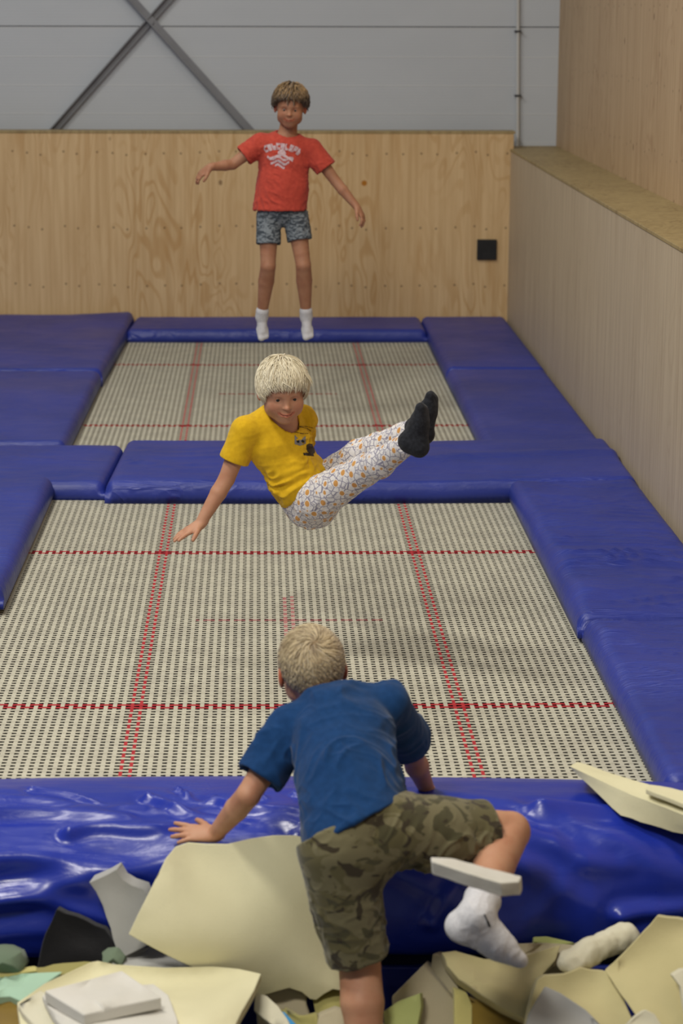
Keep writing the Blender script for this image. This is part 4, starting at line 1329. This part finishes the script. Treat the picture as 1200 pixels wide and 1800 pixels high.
# ================================================================== boy in the blue shirt (seen from behind)
def blue_boy():
    P = lambda x, y, Y: A(at(x, y, Y))
    hc = P(547, 1177, 5.72); hs = 1.03; Rh = head_R(190, -1, 4)
    neck = P(578, 1232, 5.60)
    sh_a = P(512, 1275, 5.58); el_a = P(436, 1398, 5.50); wr_a = P(378, 1466, 5.60)
    sh_b = P(684, 1238, 5.62); el_b = P(722, 1322, 5.84); wr_b = P(752, 1392, 5.95)
    chest = P(603, 1292, 5.53); belly = P(612, 1378, 5.40); pelv = P(620, 1452, 5.30)
    hip_a = P(590, 1492, 5.26); kn_a = P(632, 1698, 5.28); an_a = P(645, 1890, 5.18)
    hip_b = P(690, 1455, 5.30); kn_b = P(896, 1462, 5.42); an_b = P(838, 1606, 5.10)
    root = empty('person', Vector(pelv), 'blond boy in a blue T-shirt and camouflage shorts climbing out of the foam pit', 'person')
    pts = [sh_a, el_a, wr_a, sh_b, el_b, wr_b, neck, pelv, kn_a, an_a, kn_b, an_b, hc]
    lo, hi = bounds(pts, .19)
    axis = nrm(lerp(sh_a, sh_b, .5) - pelv); side = nrm(sh_b - sh_a); bk = nrm(np.cross(axis, side)); bk = bk if bk[1] < 0 else -bk
    F = Field(lo, hi, .0034)
    F.add(cone(pelv, belly, .092, .084, .84, bk), cone(belly, chest, .084, .100, .78, bk), cone(chest, lerp(sh_a, sh_b, .5) - axis * .03, .100, .080, .72, bk), k=.03)
    F.add(cone(sh_a, sh_b, .038, .038), k=.04)
    hn = to_world(A((0, .020, -.040))[None], hc, Rh, hs)[0]
    F.add(cone(neck - axis * .04, hn, .048, .046), k=.03)
    limb(F, [sh_a, el_a, lerp(el_a, wr_a, .35), wr_a], [.038, .031, .031, .0205])
    F.add(cone(sh_b, el_b, .038, .030), cone(el_b, lerp(el_b, wr_b, .35), .030, .030), cone(lerp(el_b, wr_b, .35), wr_b, .030, .0205), k=.015)
    dn = nrm(an_a - kn_a)
    limb(F, [hip_a, kn_a, lerp(kn_a, an_a, .32) + A((0, -.012, 0)), an_a], [.072, .052, .054, .033])
    m1 = lerp(kn_b, an_b, .35) + A((-.012, -.010, -.01))
    limb(F, [hip_b, kn_b, m1, an_b], [.070, .051, .052, .034])
    # hands: the left one spread on the pad, the other one flat beyond the thigh
    fd = P(300, 1462, 5.615) - wr_a
    hand_prims(F, wr_a + A((-.004, 0, .0)), fd, (.08, -.48, .9), P(368, 1405, 5.75) - wr_a, .98, (.02, .05, .08, .12), .17, .1, .95)
    hand_prims(F, wr_b, (.15, .9, -.12), (0, .1, 1), (-.9, .2, 0), .95, (.05, .08, .1, .12), .12, .1, .8)
    toe_a, up_a = (.1, .9, -.1), (0, 0, 1)
    toe_b, up_b = (.93, -.10, -.40), (.45, .10, .85)
    for pr in foot_prims(an_a, toe_a, up_a, 1.0): F.add(pr, k=.012)
    for pr in foot_prims(an_b, toe_b, up_b, 1.24): F.add(pr, k=.012)
    F.add(local(head_sdf, hc, Rh, hs, .14), k=.012)
    V, Q = F.mesh()
    np_obj('body', V, Q, M['skin_fair'], root, tint=skin_tint(V, hc, Rh, hs))
    face_parts(root, hc, Rh, hs, M['brow_blond'])
    def ln(p): return .040 if p[2] > .06 else .014
    hair_part(root, hc, Rh, hs, M['hair_sand'], dict(puff=.0045, line_y=[-.12, -.085, -.06, -.03, .02, .06, .12], line_z=[.075, .066, .055, .012, .002, -.045, -.055], crown=(.0, .075, .095),
              n=1900, len=ln, w=.0022, lift=.0024, mess=.18, swirl=.5, seed=6, whorl=.05), h=.003)
    # T-shirt
    G = Field(lo, hi, .0034)
    hem = P(628, 1440, 5.33); hd = nrm(hem - belly)
    G.add(cone(hem + hd * .08, belly, .143, .120, .94, bk), cone(belly, chest, .118, .122, .76, bk), cone(chest, lerp(sh_a, sh_b, .5) - axis * .02, .122, .098, .72, bk), k=.035)
    nk = neck - axis * .018
    G.add(cone(sh_a, sh_b, .048, .048), cone(lerp(sh_a, sh_b, .2), nk, .044, .050), cone(lerp(sh_a, sh_b, .8), nk, .044, .050), k=.035)
    for s_, e_, t in ((sh_a, el_a, .74), (sh_b, el_b, .80)):
        c_ = lerp(s_, e_, t); n_ = nrm(e_ - s_)
        G.add(cone(s_, c_ + n_ * .04, .052, .064), k=.02)
        G.cut(disc_cut(c_, n_, .085, .12)); G.cut(bore(c_ - n_ * .05, c_ + n_ * .02, .050, .057))
    # hem runs up to the right where the shirt rides over the hip
    hcut = nrm(np.cross(A(P(530, 1480, 5.2)) - A(P(715, 1385, 5.2)), A((0, 1, .0))));
    hcut = nrm(np.cross(P(530, 1496, 5.2) - A((0, 0, CAM_H)), P(716, 1400, 5.2) - A((0, 0, CAM_H))))
    hcut = hcut if hcut[2] < 0 else -hcut
    hp = P(622, 1448, 5.28)
    G.add(cone(lerp(hem, hip_a, .55), lerp(belly, chest, .4), .102, .100), k=.03)
    G.cut(disc_cut(hp, hcut, .27, .36), k=.004)
    hb = P(622, 1448, 5.30)
    G.cut(bore(hb - hcut * .022, hb + hcut * .04, .116, .120, .90, bk))
    G.cut(bore(neck - axis * .02 , hn + axis * .06, .052, .062))
    V, Q = G.mesh(); Nn = vnormals(V, Q)
    V = folds(V, Nn, A(P(700, 1270, 5.5)) - A(P(520, 1330, 5.5)), .0100, 4, 17, 8)
    V = folds(V, vnormals(V, Q), A(P(700, 1440, 5.5)) - A(P(560, 1300, 5.5)), .0040, 5, 26, 18)
    np_obj('t_shirt', V, Q, M['blue_cotton'], root)
    # shorts
    G = Field(lo, hi, .0034)
    G.add(cone(hem - hd * .01, pelv, .100, .114, .84, bk), cone(pelv, lerp(hip_a, hip_b, .45) + A((0, 0, -.01)), .114, .104, .86, bk), k=.03)
    ca = lerp(hip_a, kn_a, .90); na = nrm(kn_a - hip_a)
    G.add(cone(hip_a, ca + na * .03, .096, .076), k=.035)
    cb = lerp(hip_b, kn_b, .80); nb = nrm(cb - hip_b)
    G.add(cone(hip_b, lerp(hip_b, cb, .5) + A((0, 0, -.012)), .090, .086), cone(lerp(hip_b, cb, .5) + A((0, 0, -.012)), cb + nb * .03, .086, .080), k=.035)
    G.cut(disc_cut(ca, nrm(na + A((.12, 0, 0))), .10, .2)); G.cut(bore(ca - na * .06, ca + na * .03, .064, .068))
    G.cut(disc_cut(cb, nrm(nb + A((.0, 0, .12))), .11, .2)); G.cut(bore(cb - nb * .06, cb + nb * .03, .068, .072))
    G.cut(disc_cut(hp - hcut * .016, -hcut, .17, .2), k=.004)
    V, Q = G.mesh(); Nn = vnormals(V, Q)
    V = folds(V, Nn, A(P(700, 1400, 5.3)) - A(P(600, 1560, 5.3)), .0075, 8, 30, 9)
    V = folds(V, vnormals(V, Q), (1, 0, .1), .004, 10, 34, 19, np.clip((pelv[2] - .1 - V[:, 2]) * 8, 0, 1))
    np_obj('shorts', V, Q, M['camo'], root)
    # sock on the raised foot, with its small dark tick
    G = Field(an_b - .2, an_b + .2, .003)
    G.add(*foot_prims(an_b, toe_b, up_b, 1.24, .005), k=.022)
    n_ = nrm(kn_b - an_b); G.add(cone(an_b - n_ * .01, an_b + n_ * .085, .041, .0475), k=.012)
    c_ = an_b + n_ * .062; G.cut(disc_cut(c_, n_, .07, .09)); G.cut(bore(c_ - n_ * .02, c_ + n_ * .02, .0405, .042))
    V, Q = G.mesh(); V = folds(V, vnormals(V, Q), up_b, .0015, 20, 50, 3)
    sock = np_obj('sock', V, Q, M['white_sock'], root)
    def tick(u, v):
        return abs(u + .45 * v * 1.0) < .20 + .25 * v * 0 and -.9 < v < .9 or (abs(v + .8) < .18 and -.1 < u < .75)
    c0 = at(845, 1602, 5.2); r0 = at(860, 1602, 5.2) - c0; u0 = at(845, 1580, 5.2) - c0
    decal(root, sock, 'tick_mark', M['print_black'], c0, r0, u0, (0, -1, .25), .020, .036, lambda u, v: (abs(u + .75 * v) < .16 + .10 * (v < 0)) and -.9 < v < .9, 26, 30)
    return root

red_boy(); yellow_boy(); blue_boy()
# ------------------------------------------------------------------ foam pieces
from mathutils.geometry import delaunay_2d_cdt
def _pt(x, y, v): return at(x, y, v) if v > 2 else atz(x, y, v)

def foam(label, material, outline, thick, bulge=(0, 0, 0), jag=0, jag_edges=None, seed=0, bevel=.004, step=16, name='foam_piece', group='foam pieces of the foam pit', wob=.002):
    """outline: (px, py, distance or height); thick: vector from the seen face to the hidden one"""
    rng = random.Random(seed)
    P2 = []; P3 = []
    n = len(outline)
    for i in range(n):
        a = outline[i]; b = outline[(i + 1) % n]
        L = math.hypot(b[0] - a[0], b[1] - a[1]); k = max(1, int(L / step))
        pa, pb = _pt(*a), _pt(*b)
        jj = jag if (jag_edges is None or i in jag_edges) else 0
        dx, dy = (b[1] - a[1]) / (L + 1e-6), -(b[0] - a[0]) / (L + 1e-6)
        for j in range(k):
            t = j / k
            off = rng.uniform(-1, 1) * jj if j else 0
            x, y = a[0] + (b[0] - a[0]) * t + dx * off, a[1] + (b[1] - a[1]) * t + dy * off
            p = pa.lerp(pb, t)
            q = at(x, y, p.y)
            P2.append(Vector((x, y))); P3.append(q)
    m_ = len(P2)
    xs = [p.x for p in P2]; ys = [p.y for p in P2]
    x0, x1, y0, y1 = min(xs), max(xs), min(ys), max(ys)
    def inside(x, y):
        c = False
        for i in range(m_):
            a, b = P2[i], P2[(i + 1) % m_]
            if (a.y > y) != (b.y > y) and x < (b.x - a.x) * (y - a.y) / (b.y - a.y) + a.x: c = not c
        return c
    inner = []
    gx = x0 + step / 2
    row = 0
    while gx < x1:
        gy = y0 + step * (.25 if row % 2 else .75)
        while gy < y1:
            if inside(gx, gy) and min((Vector((gx, gy)) - p).length for p in P2) > step * .55: inner.append(Vector((gx, gy)))
            gy += step
        gx += step; row += 1
    # distance of inner points: smooth interpolation of the rim
    D3 = list(P3)
    bx, by = (x0 + x1) / 2, (y0 + y1) / 2
    for g in inner:
        ws = 0; acc = 0
        for p, q in zip(P2, P3):
            w = 1 / ((g - p).length ** 3 + 1e-3); ws += w; acc += w * q.y
        D3.append(at(g.x, g.y, acc / ws))
    allp = P2 + inner
    _, _, tris, orig, _, _ = delaunay_2d_cdt(allp, [], [list(range(m_))], 1, 1e-4)
    if len(_ if False else orig) != len(allp): pass
    vo, _, tris, orig, _, _ = delaunay_2d_cdt(allp, [], [list(range(m_))], 1, 1e-4)
    V = []
    th = Vector(thick)
    for i, p in enumerate(vo):
        oi = orig[i][0] if orig[i] else None
        q = D3[oi].copy() if oi is not None else at(p.x, p.y, D3[0].y)
        u = (p.x - x0) / (x1 - x0) * 2 - 1; v = (p.y - y0) / (y1 - y0) * 2 - 1
        V.append(q + Vector(bulge) * max(0, 1 - u * u) * max(0, 1 - v * v))
    arr = np.array([tuple(v) for v in V]); wv = fbm(arr, 14, seed, 2)
    V = [v + Vector((0, -1, .4)) * wob * float(w) for v, w in zip(V, wv)]
    nv = len(V)
    B = [v + th * (1 + .06 * float(w)) for v, w in zip(V, wv)]
    F = [tuple(t) for t in tris]; Fb = [tuple(i + nv for i in reversed(t)) for t in tris]
    edges = {}
    for t in F:
        for k in range(len(t)):
            e = (t[k], t[(k + 1) % len(t)]); edges[e] = 1
    side = [(a, b, b + nv, a + nv)[::-1] for (a, b) in edges if (b, a) not in edges]
    o = link_mesh(name, V + B, F + Fb + side, material, None, smooth=True)
    bm = bmesh.new(); bm.from_mesh(o.data); bmesh.ops.recalc_face_normals(bm, faces=bm.faces)
    bm.to_mesh(o.data); bm.free()
    if bevel:
        b = o.modifiers.new('soft_edge', 'BEVEL'); b.width = bevel; b.segments = 2; b.limit_method = 'ANGLE'; b.angle_limit = R(50)
        b.harden_normals = True
    else:
        pass
    return tag(o, label, 'foam', group)

def foam_roll(label, material, a, b, ra, rb, seed=0, name='foam_piece'):
    a = A(a); b = A(b)
    lo, hi = bounds([a, b], max(ra, rb) + .03)
    F = Field(lo, hi, .005)
    F.add(cone(a, b, ra, rb, .85, (0, -.3, 1)), k=.01)
    V, Q = F.mesh(); Nn = vnormals(V, Q)
    V = V + Nn * (.007 * fbm(V, 22, seed, 3))[:, None]
    return tag(np_obj(name, V, Q, M[material]), label, 'foam', 'foam pieces of the foam pit')

# --- low, behind
foam('black foam block standing against the pit wall at the left', M['f_black'], [(100, 1597, 5.50), (185, 1633, 5.50), (207, 1665, 5.46), (196, 1706, 5.42), (60, 1712, 5.42), (80, 1640, 5.47)], (0, .07, -.02), jag=2, seed=1)
foam('dull green foam lump at the left edge of the photo beside the black block', M['f_green'], [(-30, 1668, 5.44), (18, 1663, 5.44), (38, 1672, 5.42), (46, 1692, 5.40), (38, 1712, 5.38), (-30, 1712, 5.38)], (0, .08, -.03), (0, -.05, .02), jag=3, seed=2)
foam('small dark green foam lump between the black block and the grey strip', M['f_green'], [(176, 1676, 5.45), (190, 1666, 5.46), (208, 1664, 5.46), (222, 1680, 5.44), (214, 1698, 5.42), (180, 1698, 5.42)], (0, .05, -.03), (0, -.02, .01), jag=2, seed=3)
foam('torn light grey foam strip standing upright against the blue pad', M['f_grey'], [(156, 1551, 5.50), (205, 1527, 5.51), (216, 1546, 5.51), (232, 1556, 5.51), (254, 1563, 5.51), (270, 1600, 5.50), (275, 1655, 5.47), (240, 1672, 5.46), (216, 1684, 5.45), (204, 1668, 5.455), (194, 1632, 5.47), (180, 1592, 5.49), (168, 1568, 5.50)], (.01, .05, 0), jag=1.5, seed=4)
foam('pale grey foam slab lying flat under the big cream sheet', M['f_grey'], [(196, 1690, -.16), (235, 1668, -.16), (300, 1655, -.17), (335, 1692, -.17), (330, 1712, -.18), (210, 1712, -.18)], (0, .02, -.06), seed=5)
# --- the big sheet bent over the pad
foam('big bent cream foam sheet leaning on the pad beside the climbing boy', M['f_cream'],
     [(226, 1642, 5.38), (245, 1600, 5.40), (272, 1545, 5.44), (292, 1505, 5.48), (308, 1487, 5.52), (330, 1480, 5.54), (362, 1482, 5.54), (400, 1482, 5.54), (440, 1474, 5.545), (480, 1469, 5.55), (520, 1469, 5.55), (552, 1478, 5.55), (572, 1530, 5.54), (590, 1610, 5.52), (605, 1690, 5.49), (608, 1742, 5.46),
      (585, 1738, 5.455), (556, 1758, 5.45), (545, 1756, 5.45), (530, 1742, 5.45), (508, 1733, 5.45), (485, 1740, 5.44), (462, 1748, 5.44), (440, 1738, 5.43), (330, 1688, 5.40)], (.0, .035, -.012), (0, -.05, .0), jag=2.2, jag_edges=(16, 17, 18, 19, 20, 21, 22), seed=6, step=15, wob=.001)
# --- heap below the sheet
foam('beige foam chunk peeping out under the torn edge of the big cream sheet', M['f_beige'], [(462, 1728, 5.50), (500, 1715, 5.50), (535, 1730, 5.50), (548, 1800, 5.42), (540, 1850, 5.36), (455, 1850, 5.36), (452, 1775, 5.44)], (0, .09, -.03), jag=3, seed=7, bevel=.008)
foam('olive foam chunk under the torn edge beside the bare leg', M['f_olive'], [(545, 1740, 5.50), (575, 1725, 5.51), (625, 1732, 5.51), (628, 1785, 5.44), (560, 1800, 5.42)], (0, .08, -.03), (0, -.02, .01), jag=3, seed=8, bevel=.008)
foam('small rounded beige foam chunk at the bottom left of the bare leg', M['f_beige'], [(560, 1784, 5.33), (590, 1772, 5.34), (618, 1780, 5.34), (618, 1850, 5.25), (550, 1850, 5.25)], (0, .08, -.03), (0, -.02, .01), jag=3, seed=9, bevel=.008)
foam('olive foam lump at the bottom between the curled strip and the beige chunk', M['f_olive'], [(500, 1772, 5.34), (530, 1790, 5.32), (560, 1782, 5.33), (565, 1850, 5.25), (490, 1850, 5.25)], (0, .08, -.03), jag=3, seed=10, bevel=.008)
foam('curled cream foam strip at the bottom edge of the photo', M['f_pale'], [(448, 1744, 5.30), (468, 1750, 5.30), (488, 1768, 5.28), (504, 1790, 5.25), (520, 1825, 5.2), (492, 1830, 5.2), (474, 1800, 5.24), (446, 1776, 5.28)], (.01, .05, -.04), seed=11)
foam('bright blue foam piece beside the curled cream strip', M['f_blue'], [(476, 1772, 5.31), (500, 1779, 5.30), (522, 1802, 5.27), (535, 1840, 5.22), (490, 1840, 5.22)], (0, .05, -.03), seed=12)
# --- left foreground
foam('thin yellow foam strip behind the mint green piece at the left', M['f_yellow'], [(-40, 1704, -.165), (60, 1697, -.165), (78, 1705, -.17), (-40, 1722, -.17)], (0, .02, -.05), jag=1.5, seed=13)
foam('ragged olive foam strip in front of the black block', M['f_olive'], [(62, 1700, -.165), (110, 1692, -.165), (168, 1690, -.165), (158, 1712, -.172), (66, 1712, -.172)], (0, .02, -.05), jag=2, seed=14)
foam('mint green foam piece at the left edge of the photo', M['f_mint'], [(-60, 1714, -.17), (112, 1707, -.17), (70, 1735, -.18), (38, 1760, -.19), (18, 1752, -.19), (-60, 1752, -.19)], (0, .01, -.04), seed=15)
foam('mustard brown foam piece in the bottom left corner of the photo', M['f_mustard'], [(-60, 1746, -.20), (0, 1750, -.20), (34, 1760, -.20), (48, 1772, -.20), (60, 1830, -.21), (-60, 1830, -.21)], (0, .02, -.06), jag=2, seed=16)
foam('wide flat cream foam sheet in the left foreground', M['f_cream'], [(30, 1762, -.175), (78, 1728, -.165), (160, 1690, -.15), (172, 1688, -.15), (200, 1694, -.15), (290, 1700, -.15), (375, 1698, -.15), (420, 1702, -.15), (459, 1711, -.15), (446, 1742, -.16), (424, 1780, -.17), (398, 1835, -.18), (40, 1835, -.20)], (0, .0, -.024), (0, 0, .0), seed=17, wob=.001)
foam('cream foam wedge beneath the stacked white slabs on the left', M['f_pale'], [(32, 1765, -.165), (70, 1740, -.155), (92, 1748, -.155), (118, 1838, -.18), (90, 1838, -.18), (38, 1778, -.168)], (0, 0, -.030), seed=18)
foam('white foam sheet under the thick white slab, lying on the wide cream sheet', M['f_white'], [(74, 1748, -.135), (180, 1735, -.13), (270, 1728, -.13), (296, 1748, -.135), (312, 1790, -.14), (318, 1840, -.15), (140, 1840, -.155), (96, 1790, -.145)], (0, 0, -.018), seed=19, wob=.0005)
foam('thick white foam slab on top of the stack in the left foreground', M['f_white'], [(78, 1741, -.105), (150, 1722, -.10), (214, 1705, -.10), (284, 1753, -.105), (214, 1768, -.105), (147, 1784, -.108)], (0, 0, -.030), seed=20, wob=.0008)
# --- right of the bare leg
foam('beige foam wedge standing behind the bare leg at the bottom', M['f_beige'], [(688, 1752, 5.36), (743, 1697, 5.42), (772, 1728, 5.40), (800, 1760, 5.37), (802, 1840, 5.27), (692, 1840, 5.27)], (.02, .08, -.02), seed=21)
foam('narrow beige foam strip between the wedge and the curved cream slab', M['f_beige'], [(760, 1676, 5.47), (776, 1680, 5.47), (800, 1712, 5.44), (812, 1760, 5.38), (800, 1770, 5.38), (772, 1728, 5.43), (756, 1706, 5.46)], (.02, .06, -.02), seed=22)
foam('lime green foam piece right beside the bare leg', M['f_lime'], [(674, 1778, 5.28), (700, 1760, 5.30), (738, 1746, 5.31), (740, 1770, 5.29), (726, 1840, 5.21), (676, 1840, 5.21)], (.01, .05, -.02), seed=23)
foam('bright yellow foam piece under the curved cream slab', M['f_yellow'], [(798, 1738, 5.36), (820, 1745, 5.36), (830, 1770, 5.34), (830, 1840, 5.26), (798, 1840, 5.26)], (0, .06, -.02), seed=24)
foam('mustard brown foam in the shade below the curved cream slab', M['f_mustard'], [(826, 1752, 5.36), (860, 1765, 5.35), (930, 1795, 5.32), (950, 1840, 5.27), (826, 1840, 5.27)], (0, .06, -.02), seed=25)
foam('brownish foam slab lying behind the raised foot against the pit wall', M['f_beige'], [(862, 1642, 5.53), (890, 1658, 5.52), (960, 1656, 5.52), (1012, 1660, 5.52), (1000, 1690, 5.47), (930, 1712, 5.44), (880, 1690, 5.46)], (0, .03, -.05), seed=26)
foam('thin olive green foam sliver under the dark edge of the pad', M['f_lime'], [(936, 1646, 5.545), (960, 1645, 5.545), (1012, 1657, 5.54), (980, 1662, 5.53), (938, 1656, 5.535)], (0, .02, -.03), jag=1, seed=27)
foam('curved cream foam slab under the raised foot', M['f_tan'], [(776, 1674, 5.44), (800, 1672, 5.45), (850, 1690, 5.44), (900, 1692, 5.43), (950, 1672, 5.44), (985, 1660, 5.45), (975, 1690, 5.41), (948, 1722, 5.36), (942, 1760, 5.31), (926, 1794, 5.27), (880, 1775, 5.29), (840, 1752, 5.32), (805, 1725, 5.36), (785, 1698, 5.40)], (0, .045, -.035), (0, -.02, .02), seed=28)
foam_roll('round pale foam log resting on the ragged slab at the right', 'f_pale', at(1000, 1690, 5.34), at(1098, 1646, 5.44), .036, .038, 3)
foam('large ragged foam slab with a torn top edge at the lower right', M['f_tan'], [(944, 1722, 5.28), (958, 1714, 5.29), (990, 1712, 5.29), (1020, 1700, 5.30), (1060, 1706, 5.30), (1080, 1712, 5.29), (1130, 1840, 5.13), (920, 1840, 5.13), (930, 1770, 5.22)], (.0, .05, -.02), jag=1.6, seed=30)
foam('tall pointed tan foam slab in the lower right corner', M['f_tan'], [(1062, 1706, 5.27), (1100, 1670, 5.31), (1142, 1625, 5.36), (1154, 1610, 5.37), (1190, 1614, 5.37), (1250, 1625, 5.36), (1250, 1840, 5.09), (1150, 1840, 5.09), (1120, 1790, 5.14)], (.01, .035, -.01), jag=1, seed=31)
foam('brown foam behind the pointed slab at the right edge of the photo', M['f_beige'], [(1176, 1626, 5.35), (1260, 1630, 5.35), (1260, 1700, 5.26), (1196, 1700, 5.26), (1190, 1660, 5.31)], (0, .03, -.01), seed=32) if False else None
foam('grey foam wedge in front of the ragged slab at the bottom', M['f_grey'], [(958, 1733, 5.20), (985, 1745, 5.18), (1030, 1775, 5.14), (1075, 1820, 5.08), (1080, 1850, 5.05), (915, 1850, 5.05), (930, 1780, 5.13)], (0, .03, -.02), seed=33)
foam('cream foam tip poking up at the bottom right of the photo', M['f_pale'], [(1098, 1806, 5.06), (1118, 1785, 5.08), (1134, 1774, 5.09), (1150, 1782, 5.08), (1172, 1815, 5.05), (1180, 1850, 5.02), (1090, 1850, 5.02)], (0, .04, -.02), seed=34)
foam('small cream foam piece at the right edge lying on the pointed slab', M['f_pale'], [(1180, 1714, 5.17), (1196, 1704, 5.18), (1250, 1700, 5.18), (1250, 1790, 5.09), (1205, 1790, 5.09), (1196, 1735, 5.14)], (0, .03, -.01), seed=35)
# --- on the pad at the right
foam('long cream foam block with a bevelled side lying on the blue pad at the right', M['f_cream'], [(1001, 1346, .235), (1014, 1338, .24), (1076, 1362, .235), (1136, 1382, .22), (1200, 1402, .20), (1280, 1420, .19), (1280, 1470, .155), (1200, 1448, .155), (1105, 1398, .185), (1092, 1432, .12), (1060, 1414, .14), (1030, 1385, .18)], (.01, .045, -.050), jag=.6, seed=36, step=12) if False else None
def wedge_block():
    """long block: flat top, sloping cut end, rough side"""
    top = [atz(1001, 1347, .20), atz(1014, 1339, .20), atz(1130, 1376, .20), atz(1290, 1420, .20), atz(1290, 1468, .17), atz(1200, 1432, .175), atz(1110, 1397, .185)]
    low = [atz(1004, 1352, .19), atz(1018, 1346, .14), atz(1130, 1400, .12), atz(1290, 1440, .12), atz(1290, 1518, .09), atz(1200, 1467, .115), atz(1090, 1434, .125)]
    m_ = MB(); n = len(top)
    m_.add(top + low, [tuple(range(n))[::-1], tuple(range(n, 2 * n))] + [(i, (i + 1) % n, n + (i + 1) % n, n + i) for i in range(n)])
    o = m_.build('foam_piece', M['f_cream'], smooth=True)
    bm = bmesh.new(); bm.from_mesh(o.data); bmesh.ops.recalc_face_normals(bm, faces=bm.faces)
    bmesh.ops.triangulate(bm, faces=[f for f in bm.faces if len(f.verts) > 4])
    bmesh.ops.subdivide_edges(bm, edges=bm.edges, cuts=5, use_grid_fill=True)
    arr = np.array([tuple(v.co) for v in bm.verts]); w = fbm(arr, 24, 4, 3)
    bm.normal_update()
    for v, k in zip(bm.verts, w): v.co += v.normal * .003 * float(k)
    bm.to_mesh(o.data); bm.free()
    b = o.modifiers.new('soft_edge', 'BEVEL'); b.width = .004; b.segments = 2; b.limit_method = 'ANGLE'; b.angle_limit = R(35); b.harden_normals = True
    tag(o, 'long cream foam block lying on the blue pad at the right', 'foam', 'foam pieces of the foam pit')
wedge_block()
foam('thin cream foam piece on top of the long block at the right edge', M['f_cream'], [(1134, 1386, .215), (1142, 1378, .215), (1180, 1384, .215), (1290, 1408, .215), (1290, 1440, .205), (1200, 1412, .205)], (0, .0, -.015), jag=1, seed=37)
# --- in the air
def flying():
    a = [at(757, 1507, 4.92), at(800, 1509, 4.90), at(850, 1523, 4.90), at(916, 1540, 4.92), at(912, 1550, 4.84), at(880, 1552, 4.80), at(826, 1536, 4.80), at(758, 1514, 4.82)]
    lo_ = [p + Vector((.004, .008, -.036)) for p in a]
    m_ = MB(); n = len(a)
    m_.add(a + lo_, [tuple(range(n)), tuple(range(n, 2 * n))[::-1]] + [(i, (i + 1) % n, n + (i + 1) % n, n + i) for i in range(n)])
    o = m_.build('foam_piece', M['f_white'], smooth=True)
    bm = bmesh.new(); bm.from_mesh(o.data); bmesh.ops.recalc_face_normals(bm, faces=bm.faces)
    bmesh.ops.triangulate(bm, faces=[f for f in bm.faces if len(f.verts) > 4])
    bmesh.ops.subdivide_edges(bm, edges=bm.edges, cuts=4, use_grid_fill=True)
    arr = np.array([tuple(v.co) for v in bm.verts]); w = fbm(arr, 40, 9, 3); bm.normal_update()
    for v, k in zip(bm.verts, w): v.co += v.normal * .002 * float(k)
    bm.to_mesh(o.data); bm.free()
    b = o.modifiers.new('soft_edge', 'BEVEL'); b.width = .003; b.segments = 2; b.limit_method = 'ANGLE'; b.angle_limit = R(35); b.harden_normals = True
    tag(o, 'white foam slab flying through the air in front of the raised leg', 'foam', 'foam pieces of the foam pit')
flying()
# --- deep filling of the pit: seen only through gaps
_r = random.Random(11)
for i in range(14):
    if i in (4, 5): continue
    x = -.80 + (i % 7) * .36 + _r.uniform(-.05, .05); y = 4.95 + (i // 7) * .34 + _r.uniform(-.03, .03); z = -.42 + _r.uniform(-.01, .02)
    w, d, h = _r.uniform(.10, .14), _r.uniform(.09, .12), _r.uniform(.05, .08)
    m_ = MB(); m_.box((-w, -d, -h), (w, d, h))
    o = m_.build('foam_piece', M[_r.choice(['f_beige', 'f_olive', 'f_cream', 'f_grey', 'f_lime'])], bevel=.012)
    o.location = (x, y, z); o.rotation_euler = (_r.uniform(-.15, .15), _r.uniform(-.15, .15), _r.uniform(0, 3))
    tag(o, 'foam offcut lying deep in the pit below the larger pieces', 'foam', 'foam offcuts deep in the pit')
